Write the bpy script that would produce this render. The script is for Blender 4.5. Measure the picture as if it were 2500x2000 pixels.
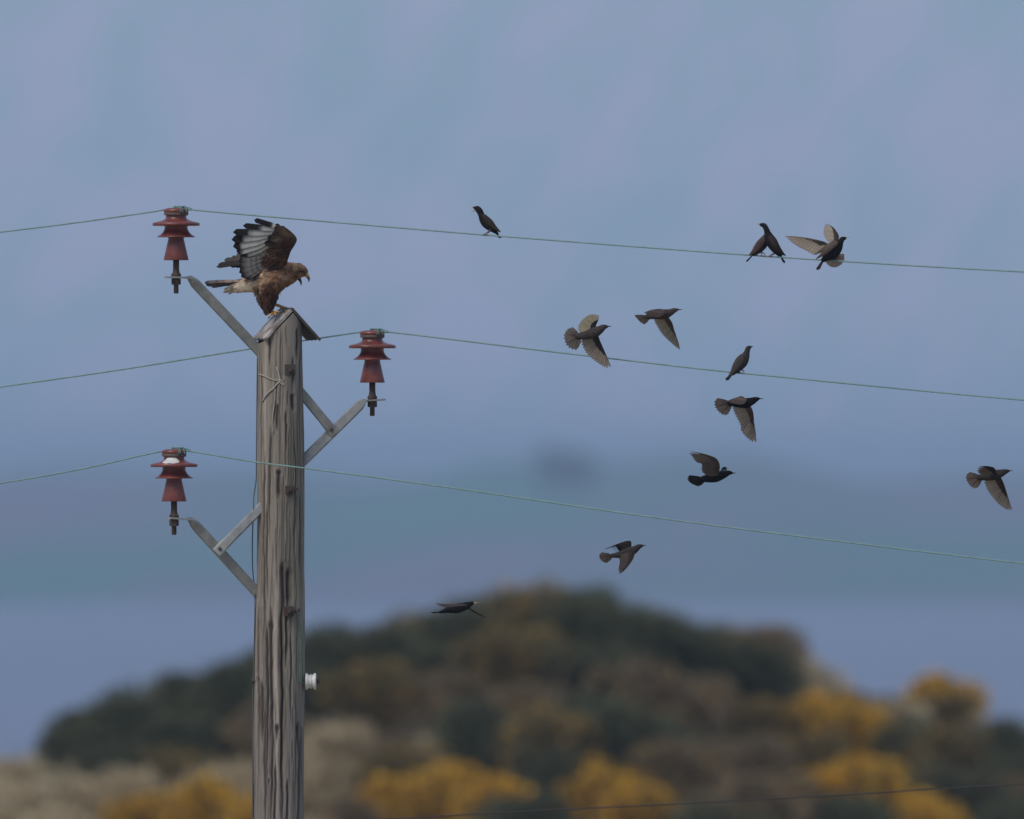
import bpy, bmesh, math, random
import numpy as np
from mathutils import Vector, Matrix, noise
for o in list(bpy.data.objects): bpy.data.objects.remove(o)
R = math.radians
scene = bpy.context.scene
col = scene.collection
rng = random.Random(7)
nr = np.random.default_rng(11)

# ------------------------------------------------------------------ camera
K = 2.15e-5                      # radians per photograph pixel (2500 x 2000)
S = K * 100                      # metres per pixel at the pole, 100 m away
CAMZ = 7.2
PITCH = 130 * K                  # level row is 1130
cam_d = bpy.data.cameras.new('camera'); cam = bpy.data.objects.new('camera', cam_d); col.objects.link(cam)
cam.location = (0, -100, CAMZ); cam.rotation_euler = (R(90) + PITCH, 0, 0)
cam_d.sensor_width = 36; cam_d.lens = 36 / (2500 * K)
cam_d.clip_start = 1; cam_d.clip_end = 60000
cam_d.dof.use_dof = True; cam_d.dof.focus_distance = 99.8; cam_d.dof.aperture_fstop = cam_d.lens / 195.0
scene.camera = cam
RP = Matrix.Rotation(PITCH, 3, 'X')
def P(px, py, y=0.0):
    d = RP @ Vector(((px - 1250) * K, 1.0, (1000 - py) * K))
    t = (y + 100) / d.y
    return Vector((d.x * t, y, CAMZ + d.z * t))

# ------------------------------------------------------------------ light
SUN_EL, SUN_ROT = 48, 222
w = bpy.data.worlds.new('World'); scene.world = w; w.use_nodes = True
nt = w.node_tree; N = nt.nodes; L = nt.links
for n in list(N): N.remove(n)
out = N.new('ShaderNodeOutputWorld'); bg = N.new('ShaderNodeBackground')
sky = N.new('ShaderNodeTexSky'); sky.sky_type = 'NISHITA'; sky.sun_disc = False
sky.sun_elevation = R(SUN_EL); sky.sun_rotation = R(SUN_ROT)
skyg = N.new('ShaderNodeVectorMath'); skyg.operation = 'SCALE'; skyg.inputs['Scale'].default_value = 1.0
tc = N.new('ShaderNodeTexCoord'); mr_ = N.new('ShaderNodeMapping'); mr_.inputs['Rotation'].default_value = (0.0, R(-36), 0); mp = N.new('ShaderNodeMapping')
mp.inputs['Scale'].default_value = (1.0, 1.0, 0.5)
nz = N.new('ShaderNodeTexNoise'); nz.inputs['Scale'].default_value = 240; nz.inputs['Detail'].default_value = 4; nz.inputs['Roughness'].default_value = 0.55
ramp = N.new('ShaderNodeValToRGB')
e = ramp.color_ramp.elements
e[0].position = 0.41; e[0].color = (1.48, 2.27, 3.46, 1)
e[1].position = 0.59; e[1].color = (1.90, 2.36, 3.76, 1)
mix = N.new('ShaderNodeMix'); mix.data_type = 'RGBA'; mix.inputs['Factor'].default_value = 0.90   # cloud cover
L.new(tc.outputs['Generated'], mr_.inputs['Vector']); L.new(mr_.outputs[0], mp.inputs['Vector']); L.new(mp.outputs[0], nz.inputs['Vector'])
L.new(nz.outputs['Fac'], ramp.inputs['Fac'])
L.new(sky.outputs[0], mix.inputs['A']); L.new(ramp.outputs[0], mix.inputs['B'])
L.new(mix.outputs['Result'], bg.inputs['Color']); bg.inputs['Strength'].default_value = 0.10
L.new(bg.outputs[0], out.inputs['Surface'])
sd = bpy.data.lights.new('sun', 'SUN'); sd.energy = 1.5; sd.angle = R(28); sd.color = (1.0, 0.93, 0.84)
sun = bpy.data.objects.new('sun', sd); col.objects.link(sun)
el, az = R(SUN_EL), R(SUN_ROT)
sdir = Vector((math.sin(az) * math.cos(el), math.cos(az) * math.cos(el), math.sin(el)))
sun.rotation_euler = sdir.to_track_quat('Z', 'Y').to_euler()
vs = scene.view_settings; vs.view_transform = 'Standard'; vs.look = 'None'; vs.exposure = 0.42; vs.gamma = 1; vs.use_curve_mapping = False

# ------------------------------------------------------------------ helpers
def mat(name, base=(.5, .5, .5), rough=.7, nscale=0, namt=.3, stretch=(1, 1, 1), bump=0, attr=False, metal=0, coat=0, base2=None, spec=.5, trans=0, coord='Object'):
    m = bpy.data.materials.new(name); m.use_nodes = True
    t = m.node_tree; b = t.nodes['Principled BSDF']
    b.inputs['Roughness'].default_value = rough; b.inputs['Metallic'].default_value = metal
    b.inputs['Coat Weight'].default_value = coat; b.inputs['Coat Roughness'].default_value = .15
    b.inputs['Specular IOR Level'].default_value = spec
    src = None
    if attr:
        a = t.nodes.new('ShaderNodeAttribute'); a.attribute_name = 'Col'; src = a.outputs['Color']
    else:
        r = t.nodes.new('ShaderNodeRGB'); r.outputs[0].default_value = (*base, 1); src = r.outputs[0]
    if nscale:
        c = t.nodes.new('ShaderNodeTexCoord'); mpn = t.nodes.new('ShaderNodeMapping'); mpn.inputs['Scale'].default_value = stretch
        t.links.new(c.outputs[coord], mpn.inputs['Vector'])
        n = t.nodes.new('ShaderNodeTexNoise'); n.inputs['Scale'].default_value = nscale; n.inputs['Detail'].default_value = 5; n.inputs['Roughness'].default_value = .6
        t.links.new(mpn.outputs[0], n.inputs['Vector'])
        if base2:
            rr = t.nodes.new('ShaderNodeValToRGB'); rr.color_ramp.elements[0].position = .4; rr.color_ramp.elements[1].position = .62
            mx = t.nodes.new('ShaderNodeMix'); mx.data_type = 'RGBA'; t.links.new(n.outputs['Fac'], rr.inputs['Fac']); t.links.new(rr.outputs[0], mx.inputs['Factor'])
            t.links.new(src, mx.inputs['A']); mx.inputs['B'].default_value = (*base2, 1); src = mx.outputs['Result']
        else:
            mr = t.nodes.new('ShaderNodeMapRange'); mr.inputs['From Min'].default_value = .25; mr.inputs['From Max'].default_value = .75
            mr.inputs['To Min'].default_value = 1 - namt; mr.inputs['To Max'].default_value = 1 + namt
            t.links.new(n.outputs['Fac'], mr.inputs['Value'])
            vm = t.nodes.new('ShaderNodeVectorMath'); vm.operation = 'SCALE'; t.links.new(src, vm.inputs[0]); t.links.new(mr.outputs[0], vm.inputs['Scale']); src = vm.outputs[0]
        if bump:
            bp = t.nodes.new('ShaderNodeBump'); bp.inputs['Strength'].default_value = bump; bp.inputs['Distance'].default_value = .01
            t.links.new(n.outputs['Fac'], bp.inputs['Height']); t.links.new(bp.outputs[0], b.inputs['Normal'])
    t.links.new(src, b.inputs['Base Color'])
    if trans:
        # thin leaf / feather: part of the light goes through
        tr = t.nodes.new('ShaderNodeBsdfTranslucent'); t.links.new(src, tr.inputs['Color'])
        ms = t.nodes.new('ShaderNodeMixShader'); ms.inputs[0].default_value = trans
        t.links.new(b.outputs[0], ms.inputs[1]); t.links.new(tr.outputs[0], ms.inputs[2]); t.links.new(ms.outputs[0], t.nodes['Material Output'].inputs['Surface'])
    return m

class MB:
    def __init__(s): s.v = []; s.f = []; s.c = []
    def add(s, vs_, fs, c=None):
        o = len(s.v); s.v += [Vector(x) for x in vs_]; s.f += [tuple(i + o for i in q) for q in fs]
        if c is None: c = (.5, .5, .5)
        if len(c) == len(vs_) and not isinstance(c[0], (int, float)): s.c += list(c)
        else: s.c += [c] * len(vs_)
    def build(s, name, m, parent=None, smooth=True, attr=False):
        off = parent.matrix_world_loc if False else (Vector(parent['_o']) if parent is not None and '_o' in parent else Vector((0, 0, 0)))
        me = bpy.data.meshes.new(name); me.from_pydata([tuple(x - off) for x in s.v], [], s.f); me.update()
        if smooth: me.polygons.foreach_set('use_smooth', [True] * len(me.polygons))
        if attr:
            a = me.color_attributes.new('Col', 'FLOAT_COLOR', 'POINT')
            a.data.foreach_set('color', np.array([(c[0], c[1], c[2], 1) for c in s.c], dtype=np.float32).ravel())
        o = bpy.data.objects.new(name, me); col.objects.link(o); me.materials.append(m)
        if parent is not None:
            o.parent = parent
            if '_o' in parent: o['_o'] = list(off)
        return o

def tag(o, label=None, cat=None, group=None, kind=None):
    if label: o['label'] = label
    if cat: o['category'] = cat
    if group: o['group'] = group
    if kind: o['kind'] = kind
    return o
def root(name, loc, label, cat, group=None):
    o = bpy.data.objects.new(name, None); col.objects.link(o); o.location = loc; o['_o'] = list(loc)
    o.empty_display_size = .05
    return tag(o, label, cat, group)

def catmull(pts, n):
    pts = [np.array(p, float) for p in pts]
    if len(pts) == 2: return [pts[0] + (pts[1] - pts[0]) * i / n for i in range(n + 1)]
    seg = [max(np.linalg.norm(pts[i + 1][:3] - pts[i][:3]), 1e-9) ** .5 for i in range(len(pts) - 1)]
    kn = np.concatenate([[0], np.cumsum(seg)])
    res = []
    for i in range(n + 1):
        u = kn[-1] * i / n
        k = min(np.searchsorted(kn, u, side='right') - 1, len(pts) - 2); k = max(k, 0)
        p1, p2 = pts[k], pts[k + 1]
        p0 = pts[k - 1] if k > 0 else 2 * p1 - p2
        p3 = pts[k + 2] if k + 2 < len(pts) else 2 * p2 - p1
        t = (u - kn[k]) / (kn[k + 1] - kn[k])
        h = kn[k + 1] - kn[k]
        d0 = kn[k] - kn[k - 1] if k > 0 else h
        d2 = kn[k + 2] - kn[k + 1] if k + 2 < len(pts) else h
        m1 = ((p1 - p0) / d0 - (p2 - p0) / (d0 + h) + (p2 - p1) / h) * h
        m2 = ((p2 - p1) / h - (p3 - p1) / (h + d2) + (p3 - p2) / d2) * h
        res.append((2*t**3 - 3*t**2 + 1) * p1 + (t**3 - 2*t**2 + t) * m1 + (-2*t**3 + 3*t**2) * p2 + (t**3 - t**2) * m2)
    return res

def tube(mb, pts, r, n=8, c=None, cap=True):
    pts = [Vector(p) for p in pts]; m = len(pts)
    rs = r if isinstance(r, (list, tuple)) else [r] * m
    vs_ = []; fs = []; U = None
    for i in range(m):
        t = (pts[min(i + 1, m - 1)] - pts[max(i - 1, 0)]).normalized()
        if U is None:
            U = t.cross(Vector((0, 1, 0)))
            if U.length < .2: U = t.cross(Vector((1, 0, 0)))
        U = (U - t * U.dot(t)).normalized(); V = t.cross(U)
        for k in range(n):
            a = 2 * math.pi * k / n; vs_.append(pts[i] + (U * math.cos(a) + V * math.sin(a)) * rs[i])
    for i in range(m - 1):
        for k in range(n): fs.append((i*n + k, i*n + (k + 1) % n, (i + 1)*n + (k + 1) % n, (i + 1)*n + k))
    if cap: fs.append(tuple(range(n - 1, -1, -1))); fs.append(tuple((m - 1)*n + k for k in range(n)))
    mb.add(vs_, fs, c)

def loft(mb, st, n=18, m=34, c=None, cfun=None):
    """st: (x, y, z, r_picture, r_depth) in metres, ellipse sections, closed ends"""
    q = catmull(st, m); vs_ = []; fs = []
    for i, a in enumerate(q):
        t = Vector(q[min(i + 1, m)][:3] - q[max(i - 1, 0)][:3]).normalized()
        U = t.cross(Vector((0, 1, 0)))
        if U.length < .25: U = t.cross(Vector((.2, .1, 1)))
        U.normalize(); V = U.cross(t).normalized()
        f = 1.0
        if i == 0 or i == m: f = .02
        for k in range(n):
            an = 2 * math.pi * k / n
            vs_.append(Vector(a[:3]) + U * (math.cos(an) * max(a[3], 1e-4) * f) + V * (math.sin(an) * max(a[4], 1e-4) * f))
    for i in range(m):
        for k in range(n): fs.append((i*n + k, i*n + (k + 1) % n, (i + 1)*n + (k + 1) % n, (i + 1)*n + k))
    fs.append(tuple(range(n - 1, -1, -1))); fs.append(tuple(m*n + k for k in range(n)))
    if cfun: c = [cfun(v) for v in vs_]
    mb.add(vs_, fs, c)

def lathe(mb, prof, centre, axis='Z', n=32, c=None):
    centre = Vector(centre); vs_ = []; fs = []; m = len(prof)
    for r, h in prof:
        for k in range(n):
            a = 2 * math.pi * k / n
            p = Vector((r * math.cos(a), r * math.sin(a), h))
            if axis == 'X': p = Vector((p.z, p.y, -p.x))
            if axis == 'Y': p = Vector((p.x, p.z, -p.y))
            vs_.append(centre + p)
    for i in range(m - 1):
        for k in range(n): fs.append((i*n + k, i*n + (k + 1) % n, (i + 1)*n + (k + 1) % n, (i + 1)*n + k))
    fs.append(tuple(range(n - 1, -1, -1))); fs.append(tuple((m - 1)*n + k for k in range(n)))
    mb.add(vs_, fs, c)

def prism(mb, quad, off, c=None):
    a = [Vector(p) for p in quad]; b = [p + Vector(off) for p in a]; n = len(a)
    mb.add(a + b, [tuple(range(n - 1, -1, -1)), tuple(range(n, 2*n))] + [(i, (i + 1) % n, n + (i + 1) % n, n + i) for i in range(n)], c)

def blade(mb, b, t, nrm, w, th, cf, m=7, curve=0.0, tipround=.8, edge=1.0):
    """one feather: closed thin lens from base b to tip t; cf(s) gives its colour"""
    b = Vector(b); t = Vector(t); d = t - b; ln = d.length
    if ln < 1e-5: return
    d.normalize(); nrm = Vector(nrm); nrm = (nrm - d * nrm.dot(d)).normalized(); side = nrm.cross(d)
    vs_ = []; cs = []
    for i in range(m + 1):
        s = i / m; ww = w * (.45 + .55 * min(1, s / .35))
        if s > tipround: ww *= math.sqrt(max(0, 1 - ((s - tipround) / (1 - tipround)) ** 2)) + .05
        p = b + d * (ln * s) + nrm * (curve * ln * math.sin(s * math.pi)) ; h = th * (1 - .6 * s)
        vs_ += [p - side * ww, p + nrm * h, p + side * ww, p - nrm * h]
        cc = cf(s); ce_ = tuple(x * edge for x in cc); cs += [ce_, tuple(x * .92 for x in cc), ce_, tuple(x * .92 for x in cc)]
    fs = [(3, 2, 1, 0), tuple(m*4 + k for k in range(4))]
    for i in range(m):
        for k in range(4): fs.append((i*4 + k, i*4 + (k + 1) % 4, (i + 1)*4 + (k + 1) % 4, (i + 1)*4 + k))
    mb.add(vs_, fs, cs)

def poly_at(pts, u):
    pts = [Vector(p) for p in pts]; l = [(pts[i + 1] - pts[i]).length for i in range(len(pts) - 1)]; T = sum(l); x = u * T
    for i, s in enumerate(l):
        if x <= s or i == len(l) - 1: return pts[i].lerp(pts[i + 1], min(1, x / max(s, 1e-9)))
        x -= s

# ------------------------------------------------------------------ terrain
PXM = 250 * K                                    # metres per pixel on the mound, 250 m from the camera
sil = [(-1500, 2050), (-700, 1960), (-300, 1930), (0, 1900), (120, 1840), (290, 1730), (560, 1690), (760, 1615), (1000, 1585), (1250, 1500), (1500, 1515), (1700, 1580), (1830, 1580), (1950, 1670), (2100, 1730), (2300, 1760), (2450, 1830), (2700, 1850), (3200, 1800), (4000, 1950)]
sx = np.array([(a - 1250) * PXM for a, b in sil]); sz = np.array([CAMZ - (b - 1130) * PXM for a, b in sil])
def height(x, y):
    x = np.asarray(x, float); y = np.asarray(y, float)
    ridge = np.interp(x, sx, sz, left=1.2, right=1.2)
    base = np.interp(y, [-240, -130, -104, -96, -60, -25, 0, 60, 125, 150, 170, 230, 400, 520], [7.5, 6.4, 5.5, 5.3, 3.2, .4, 0, .4, 1.4, 1.6, 0, -6, -31, -34])
    f = np.where(y < 150, np.exp(-((y - 150) / 11.0) ** 2), np.exp(-((y - 150) / 14.0) ** 2))
    f = np.clip(f, 0, 1)
    h = base + np.maximum(ridge - base, 0) * f * (y > 60)
    bump = .10 * np.sin(x * 1.7 + y * .6) + .07 * np.sin(x * 3.1 - y * 1.3) + .05 * np.sin(x * .45 + 1.3 * y)
    return h + bump * np.where(np.abs(y) < 3, .3, 1)
xs = np.concatenate([np.linspace(-260, -14, 40), np.linspace(-13, 13, 105), np.linspace(14, 260, 40)])
ys = np.concatenate([np.linspace(-240, 100, 90), np.linspace(102, 175, 110), np.linspace(180, 520, 50)])
X, Y = np.meshgrid(xs, ys); Z = height(X, Y)
nx, ny = len(xs), len(ys)
def grid_obj(name, X, Y, Z, m):
    ny, nx = X.shape
    v = np.stack([X, Y, Z], -1).reshape(-1, 3)
    f = [(j*nx + i, j*nx + i + 1, (j + 1)*nx + i + 1, (j + 1)*nx + i) for j in range(ny - 1) for i in range(nx - 1)]
    me = bpy.data.meshes.new(name); me.from_pydata(v.tolist(), [], f); me.polygons.foreach_set('use_smooth', [True] * len(f)); me.materials.append(m)
    o = bpy.data.objects.new(name, me); col.objects.link(o); return o
m_ground = mat('ground_mat', (.34, .30, .205), .95, .55, base2=(.20, .155, .095), bump=.4)
tag(grid_obj('ground', X, Y, Z, m_ground), 'rough brown and straw coloured ground rising to a mound', kind='structure')

SEA = -25.0
m_sea = mat('sea_mat', (.105, .085, .165), .25, .0055, .9, (.12, 1, 1), bump=.5, spec=.5)
m_sea.node_tree.nodes['Bump'].inputs['Distance'].default_value = 2.0
g = MB(); g.add([(-30000, 380, SEA), (30000, 380, SEA), (30000, 45000, SEA), (-30000, 45000, SEA)], [(0, 1, 2, 3)])
tag(g.build('sea', m_sea, smooth=False), 'grey blue water beyond the mound', kind='structure')

# far shore: low hills across the water
m_far = mat('far_land_mat', (.030, .145, .105), .95, .0085, base2=(.15, .105, .17), stretch=(1, .35, 1))
fx = np.linspace(-1500, 1500, 160); fy = np.linspace(4150, 7200, 70)
FX, FY = np.meshgrid(fx, fy)
rise = np.clip((FY - 4230) / 1100, -.1, 1)
crest = 27 + 4 * np.sin(FX * .013 + 1) + 3 * np.sin(FX * .041) + 2 * np.sin(FX * .09 + 2)
FZ = SEA + np.sin(np.clip(rise, 0, 1) * math.pi / 2) * crest + np.where(rise < 0, rise * 40, 0) - np.clip((FY - 5600) / 1600, 0, 1) * 60 + 1.2 * np.sin(FX * .05 + FY * .02)
m_far.node_tree.nodes['Mapping'].inputs['Location'].default_value = (415, 0, 0)
tag(grid_obj('far_hills', FX, FY, FZ, m_far), 'low green hills fading in haze across the water', kind='structure')
fx2 = np.linspace(-2600, 2600, 200); fy2 = np.linspace(7600, 9800, 20); GX, GY = np.meshgrid(fx2, fy2)
GZ = SEA - 10 + np.sin(np.clip((GY - 7600) / 2200, 0, 1) * math.pi) * (37 + 5 * np.sin(GX * .008 + 2) + 3 * np.sin(GX * .023) + 3 * np.sin(GX * .06 + 1))
tag(grid_obj('distant_ridge', GX, GY, GZ, m_far), 'faint ridge behind the far hills, almost lost in haze', kind='structure')

# ------------------------------------------------------------------ utility pole
edges = [(700, 631, 739), (830, 631, 739), (1060, 628, 742), (1400, 626.5, 743), (1450, 626, 744), (1500, 623, 744), (1750, 620, 743.5), (2000, 618, 743.5), (2300, 614, 745), (4600, 596, 760)]
er = np.array([a for a, b, c in edges], float); elft = np.array([b for a, b, c in edges], float); erg = np.array([c for a, b, c in edges], float)
def row_z(r): return P(0, r).z
zrows = np.concatenate([np.linspace(735, 2080, 620), np.linspace(2100, 4520, 40)])
NT = 240
th = np.linspace(-math.pi / 2, 1.5 * math.pi, NT, endpoint=False)      # -pi/2 faces the camera
rows, TH = np.meshgrid(zrows, th, indexing='ij')
CXP = (np.interp(rows, er, elft) + np.interp(rows, er, erg)) / 2; RAD = (np.interp(rows, er, erg) - np.interp(rows, er, elft)) / 2
dep = np.zeros_like(rows); stain = np.zeros_like(rows)
lum = np.ones_like(rows)
def wrap(a): return (a + math.pi) % (2 * math.pi) - math.pi
def crack(px, r0, r1, depth, wpx, st=.8, amp=4, theta=None, head=0.0):
    """a drying crack: depth in mm, width in photograph pixels"""
    i0, i1 = np.searchsorted(zrows, r0), np.searchsorted(zrows, r1)
    if i1 - i0 < 2: return
    rr = rows[i0:i1]; c = CXP[i0:i1]; rad = RAD[i0:i1]
    ph = rng.random() * 6.3
    wig = amp * (np.sin(rr / 47.0 + ph) + .6 * np.sin(rr / 19.0 + 2 * ph) + .3 * np.sin(rr / 8.0 + 3 * ph))
    if theta is None: t0 = np.arcsin(np.clip((px + wig - c) / rad, -.99, .99)) - math.pi / 2
    else: t0 = theta + wig / rad
    u = (rr - r0) / (r1 - r0)
    env = np.clip(np.minimum(u / .12, (1 - u) / .35), 0, 1) ** .7
    if head: env = np.maximum(env, 1.0 * np.exp(-((u - .1) / .1) ** 2)); wpx = wpx * (1 + head * np.exp(-((u - .1) / .09) ** 2))
    dd = wrap(TH[i0:i1] - t0) * rad / (wpx * (.5 + .5 * env))
    k = np.exp(-dd ** 2) * env
    dep[i0:i1] = np.maximum(dep[i0:i1], depth * .001 * k); stain[i0:i1] = np.maximum(stain[i0:i1], st * k)
# the cracks and knots that show on the face turned to the camera
for a in [(644, 1100, 1640, 14, 2.6), (652, 1225, 1480, 12, 2.4), (659, 1040, 1330, 10, 2.2), (637, 860, 1250, 8, 2.0), (651, 1500, 1990, 16, 3.4), (662, 1480, 1860, 16, 3.4), (664, 1640, 2060, 14, 3.0),
          (690, 1450, 2070, 18, 3.2), (693, 1370, 1520, 16, 5.0), (705, 1385, 1500, 18, 6.5), (700, 1480, 1640, 12, 3.0), (678, 985, 1060, 9, 3.0), (681, 1160, 1225, 12, 4.0), (716, 960, 1010, 16, 5.0), (657, 820, 900, 8, 2.5),
          (726, 800, 880, 10, 3.5), (735, 780, 1010, 9, 2.5), (731, 1790, 2070, 14, 2.8), (739, 1780, 1960, 12, 3), (631, 1480, 1900, 10, 3), (640, 1660, 1830, 12, 4), (673, 1860, 2070, 12, 2.5), (703, 1900, 2060, 10, 2.2),
          (715, 870, 960, 6, 2), (700, 1000, 1120, 7, 2), (672, 930, 1040, 6, 2), (722, 1060, 1400, 6, 1.8), (711, 1540, 1780, 7, 2), (734, 1190, 1420, 8, 2.2), (646, 1700, 2060, 11, 2.4), (628, 1100, 1420, 7, 2)]:
    crack(a[0], a[1], a[2], a[3] * 1.2, a[4] * 1.25, st=1.0, amp=1.2)
def smear(px, r0, r1, wpx, k0):
    t0 = np.arcsin(np.clip((px - CXP) / RAD, -.98, .98)) - math.pi / 2; u = (rows - r0) / (r1 - r0)
    k = np.where((u > 0) & (u < 1), np.clip(u / .06, 0, 1) * np.clip((1 - u) / .6, 0, 1), 0) * np.exp(-(wrap(TH - t0) * RAD / wpx) ** 2) * (.65 + .35 * np.sin(rows / 7.0 + TH * 40))
    np.maximum(stain, k0 * k, out=stain)
for a in [(705, 1200, 1300, 9, .55), (706, 1495, 1640, 9, .6), (700, 1360, 1500, 12, .6), (709, 905, 985, 9, .4), (662, 1530, 1680, 8, .6), (634, 1660, 1800, 8, .6), (736, 1770, 1860, 9, .7), (638, 820, 900, 8, .35), (730, 790, 900, 7, .45), (655, 1720, 1990, 12, .35), (672, 1000, 1090, 6, .4)]: smear(*a)
def knot(px, row, w, h, d, tail=3.0):
    t0 = math.asin(max(-.98, min(.98, (px - np.interp(row, er, (elft + erg) / 2)) / np.interp(row, er, (erg - elft) / 2)))) - math.pi / 2
    dx = wrap(TH - t0) * RAD / w; dy = (rows - row); dy = np.where(dy > 0, dy / (h * tail), dy / h); dx = dx * np.where(dy > 0, 1 + dy * 1.4, 1)
    k = np.exp(-(dx * dx + dy * dy) ** 1.3)
    np.maximum(dep, .001 * d * k, out=dep); np.maximum(stain, k, out=stain)
    rim = np.exp(-((np.sqrt(dx * dx + dy * dy) - 1.7) / .45) ** 2); lum.__imul__(1 + .22 * rim)
for a in [(661, 1530, 7, 14, 20), (677, 1778, 6, 10, 16), (716, 977, 5.5, 9, 18), (681, 1156, 6, 8, 16), (728, 1780, 7, 16, 16), (630, 1660, 7, 9, 14), (700, 1040, 3, 6, 8), (655, 1905, 4, 7, 10)]: knot(*a)
for i in range(420):
    r0 = rng.uniform(780, 2060); crack(0, r0, r0 + rng.uniform(40, 330), rng.uniform(1.5, 6), rng.uniform(.9, 2.0), st=rng.uniform(.25, .75), amp=rng.uniform(.5, 1.8), theta=rng.uniform(-math.pi, math.pi))
for i in range(160):                                            # long light and dark grain bands
    t0 = rng.uniform(-math.pi, math.pi); wd = rng.uniform(.03, .14); a = rng.uniform(-.28, .28); rc = rng.uniform(750, 2100); rl = rng.uniform(80, 420)
    lum *= 1 + a * np.exp(-(wrap(TH - t0 - .05 * np.sin(rows / 90)) / wd) ** 2) * np.exp(-((rows - rc) / rl) ** 2)
radm = RAD * S - dep
lump = .0022 * np.sin(TH * 3 + rows / 170) + .0016 * np.sin(TH * 5 - rows / 90 + 1)
radm = radm + lump
PXW = (CXP - 1250) * S + radm * np.cos(TH); PYW = radm * np.sin(TH)
PZW = np.interp(rows, zrows, np.array([row_z(r) for r in zrows]))
RA = R(17)                                                       # the cap's ridge, turned from the line of sight
rdir = Vector((-math.sin(RA), math.cos(RA), 0)); pdir = Vector((math.cos(RA), math.sin(RA), 0))
rc = P(699, 760, .022); SL = 1.06
capz = rc.z - np.abs((PXW - rc.x) * pdir.x + (PYW - rc.y) * pdir.y) * SL - .008
PZW = np.minimum(PZW, capz)
vp = np.stack([PXW, PYW, PZW], -1).reshape(-1, 3)
nrw = len(zrows)
fp = [(i*NT + k, (i + 1)*NT + k, (i + 1)*NT + (k + 1) % NT, i*NT + (k + 1) % NT) for i in range(nrw - 1) for k in range(NT)]
wood = np.stack([.300 * lum, .260 * lum, .215 * lum], -1)
gr = np.exp(-((TH + math.pi / 2 - .75) / .35) ** 2) * .35 * (1 + .5 * np.sin(rows / 60 + TH * 4)) * np.clip((rows - 900) / 400, .15, 1)   # green algae on one side
wood = wood * (1 - gr[..., None]) + np.array([.135, .145, .085]) * gr[..., None]
pk = np.clip((rows - 1250) / 600, 0, 1)[..., None] * .45
wood = wood * (1 - pk) + np.stack([.190 * lum, .158 * lum, .145 * lum], -1) * pk
wood = wood * (1 - .86 * stain[..., None]) + np.array([.018, .013, .012]) * (.86 * stain[..., None])
pole = root('utility_pole', P(680, 4480), 'weathered grey wooden electricity pole with three red insulators on steel arms', 'utility pole')
po = Vector(pole['_o'])
m_wood = mat('weathered_wood', rough=.9, nscale=16, namt=.22, stretch=(9, 9, .55), bump=.35, attr=True, spec=.2)
me = bpy.data.meshes.new('shaft'); me.from_pydata((vp - np.array(po)).tolist(), [], fp); me.polygons.foreach_set('use_smooth', [True] * len(fp))
ca = me.color_attributes.new('Col', 'FLOAT_COLOR', 'POINT'); ca.data.foreach_set('color', np.concatenate([wood.reshape(-1, 3), np.ones((nrw*NT, 1))], 1).astype(np.float32).ravel())
me.materials.append(m_wood); shaft = bpy.data.objects.new('shaft', me); col.objects.link(shaft); shaft.parent = pole

# cap: two boards set as a little gable
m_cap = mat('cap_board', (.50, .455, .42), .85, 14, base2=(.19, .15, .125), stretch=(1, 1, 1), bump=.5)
m_cap_shaded = mat('shaded_cap_board', (.085, .065, .055), .9, 16, base2=(.05, .038, .033), bump=.5)  # right board: shade of its underside and edge painted into a darker weathered colour
cap = bpy.data.objects.new('roof_cap', None); col.objects.link(cap); cap.parent = pole; cap['_o'] = list(po); cap.empty_display_size = .05
LN, HW = .235, .143
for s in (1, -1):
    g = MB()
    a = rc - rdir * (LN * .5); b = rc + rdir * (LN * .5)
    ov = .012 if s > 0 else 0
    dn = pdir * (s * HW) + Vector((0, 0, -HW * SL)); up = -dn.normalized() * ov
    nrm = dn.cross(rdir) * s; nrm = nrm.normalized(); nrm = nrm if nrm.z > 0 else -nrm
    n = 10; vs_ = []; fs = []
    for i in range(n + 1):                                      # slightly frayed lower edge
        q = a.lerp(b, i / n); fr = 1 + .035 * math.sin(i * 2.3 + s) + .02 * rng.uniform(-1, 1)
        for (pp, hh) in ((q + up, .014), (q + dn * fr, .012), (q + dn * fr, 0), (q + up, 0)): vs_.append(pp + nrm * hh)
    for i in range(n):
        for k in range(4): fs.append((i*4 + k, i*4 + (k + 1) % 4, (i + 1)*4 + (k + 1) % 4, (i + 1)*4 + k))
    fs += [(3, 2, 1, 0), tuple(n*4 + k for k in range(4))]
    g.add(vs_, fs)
    o = g.build('cap_board', m_cap if s < 0 else m_cap_shaded, cap, smooth=False)

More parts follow.
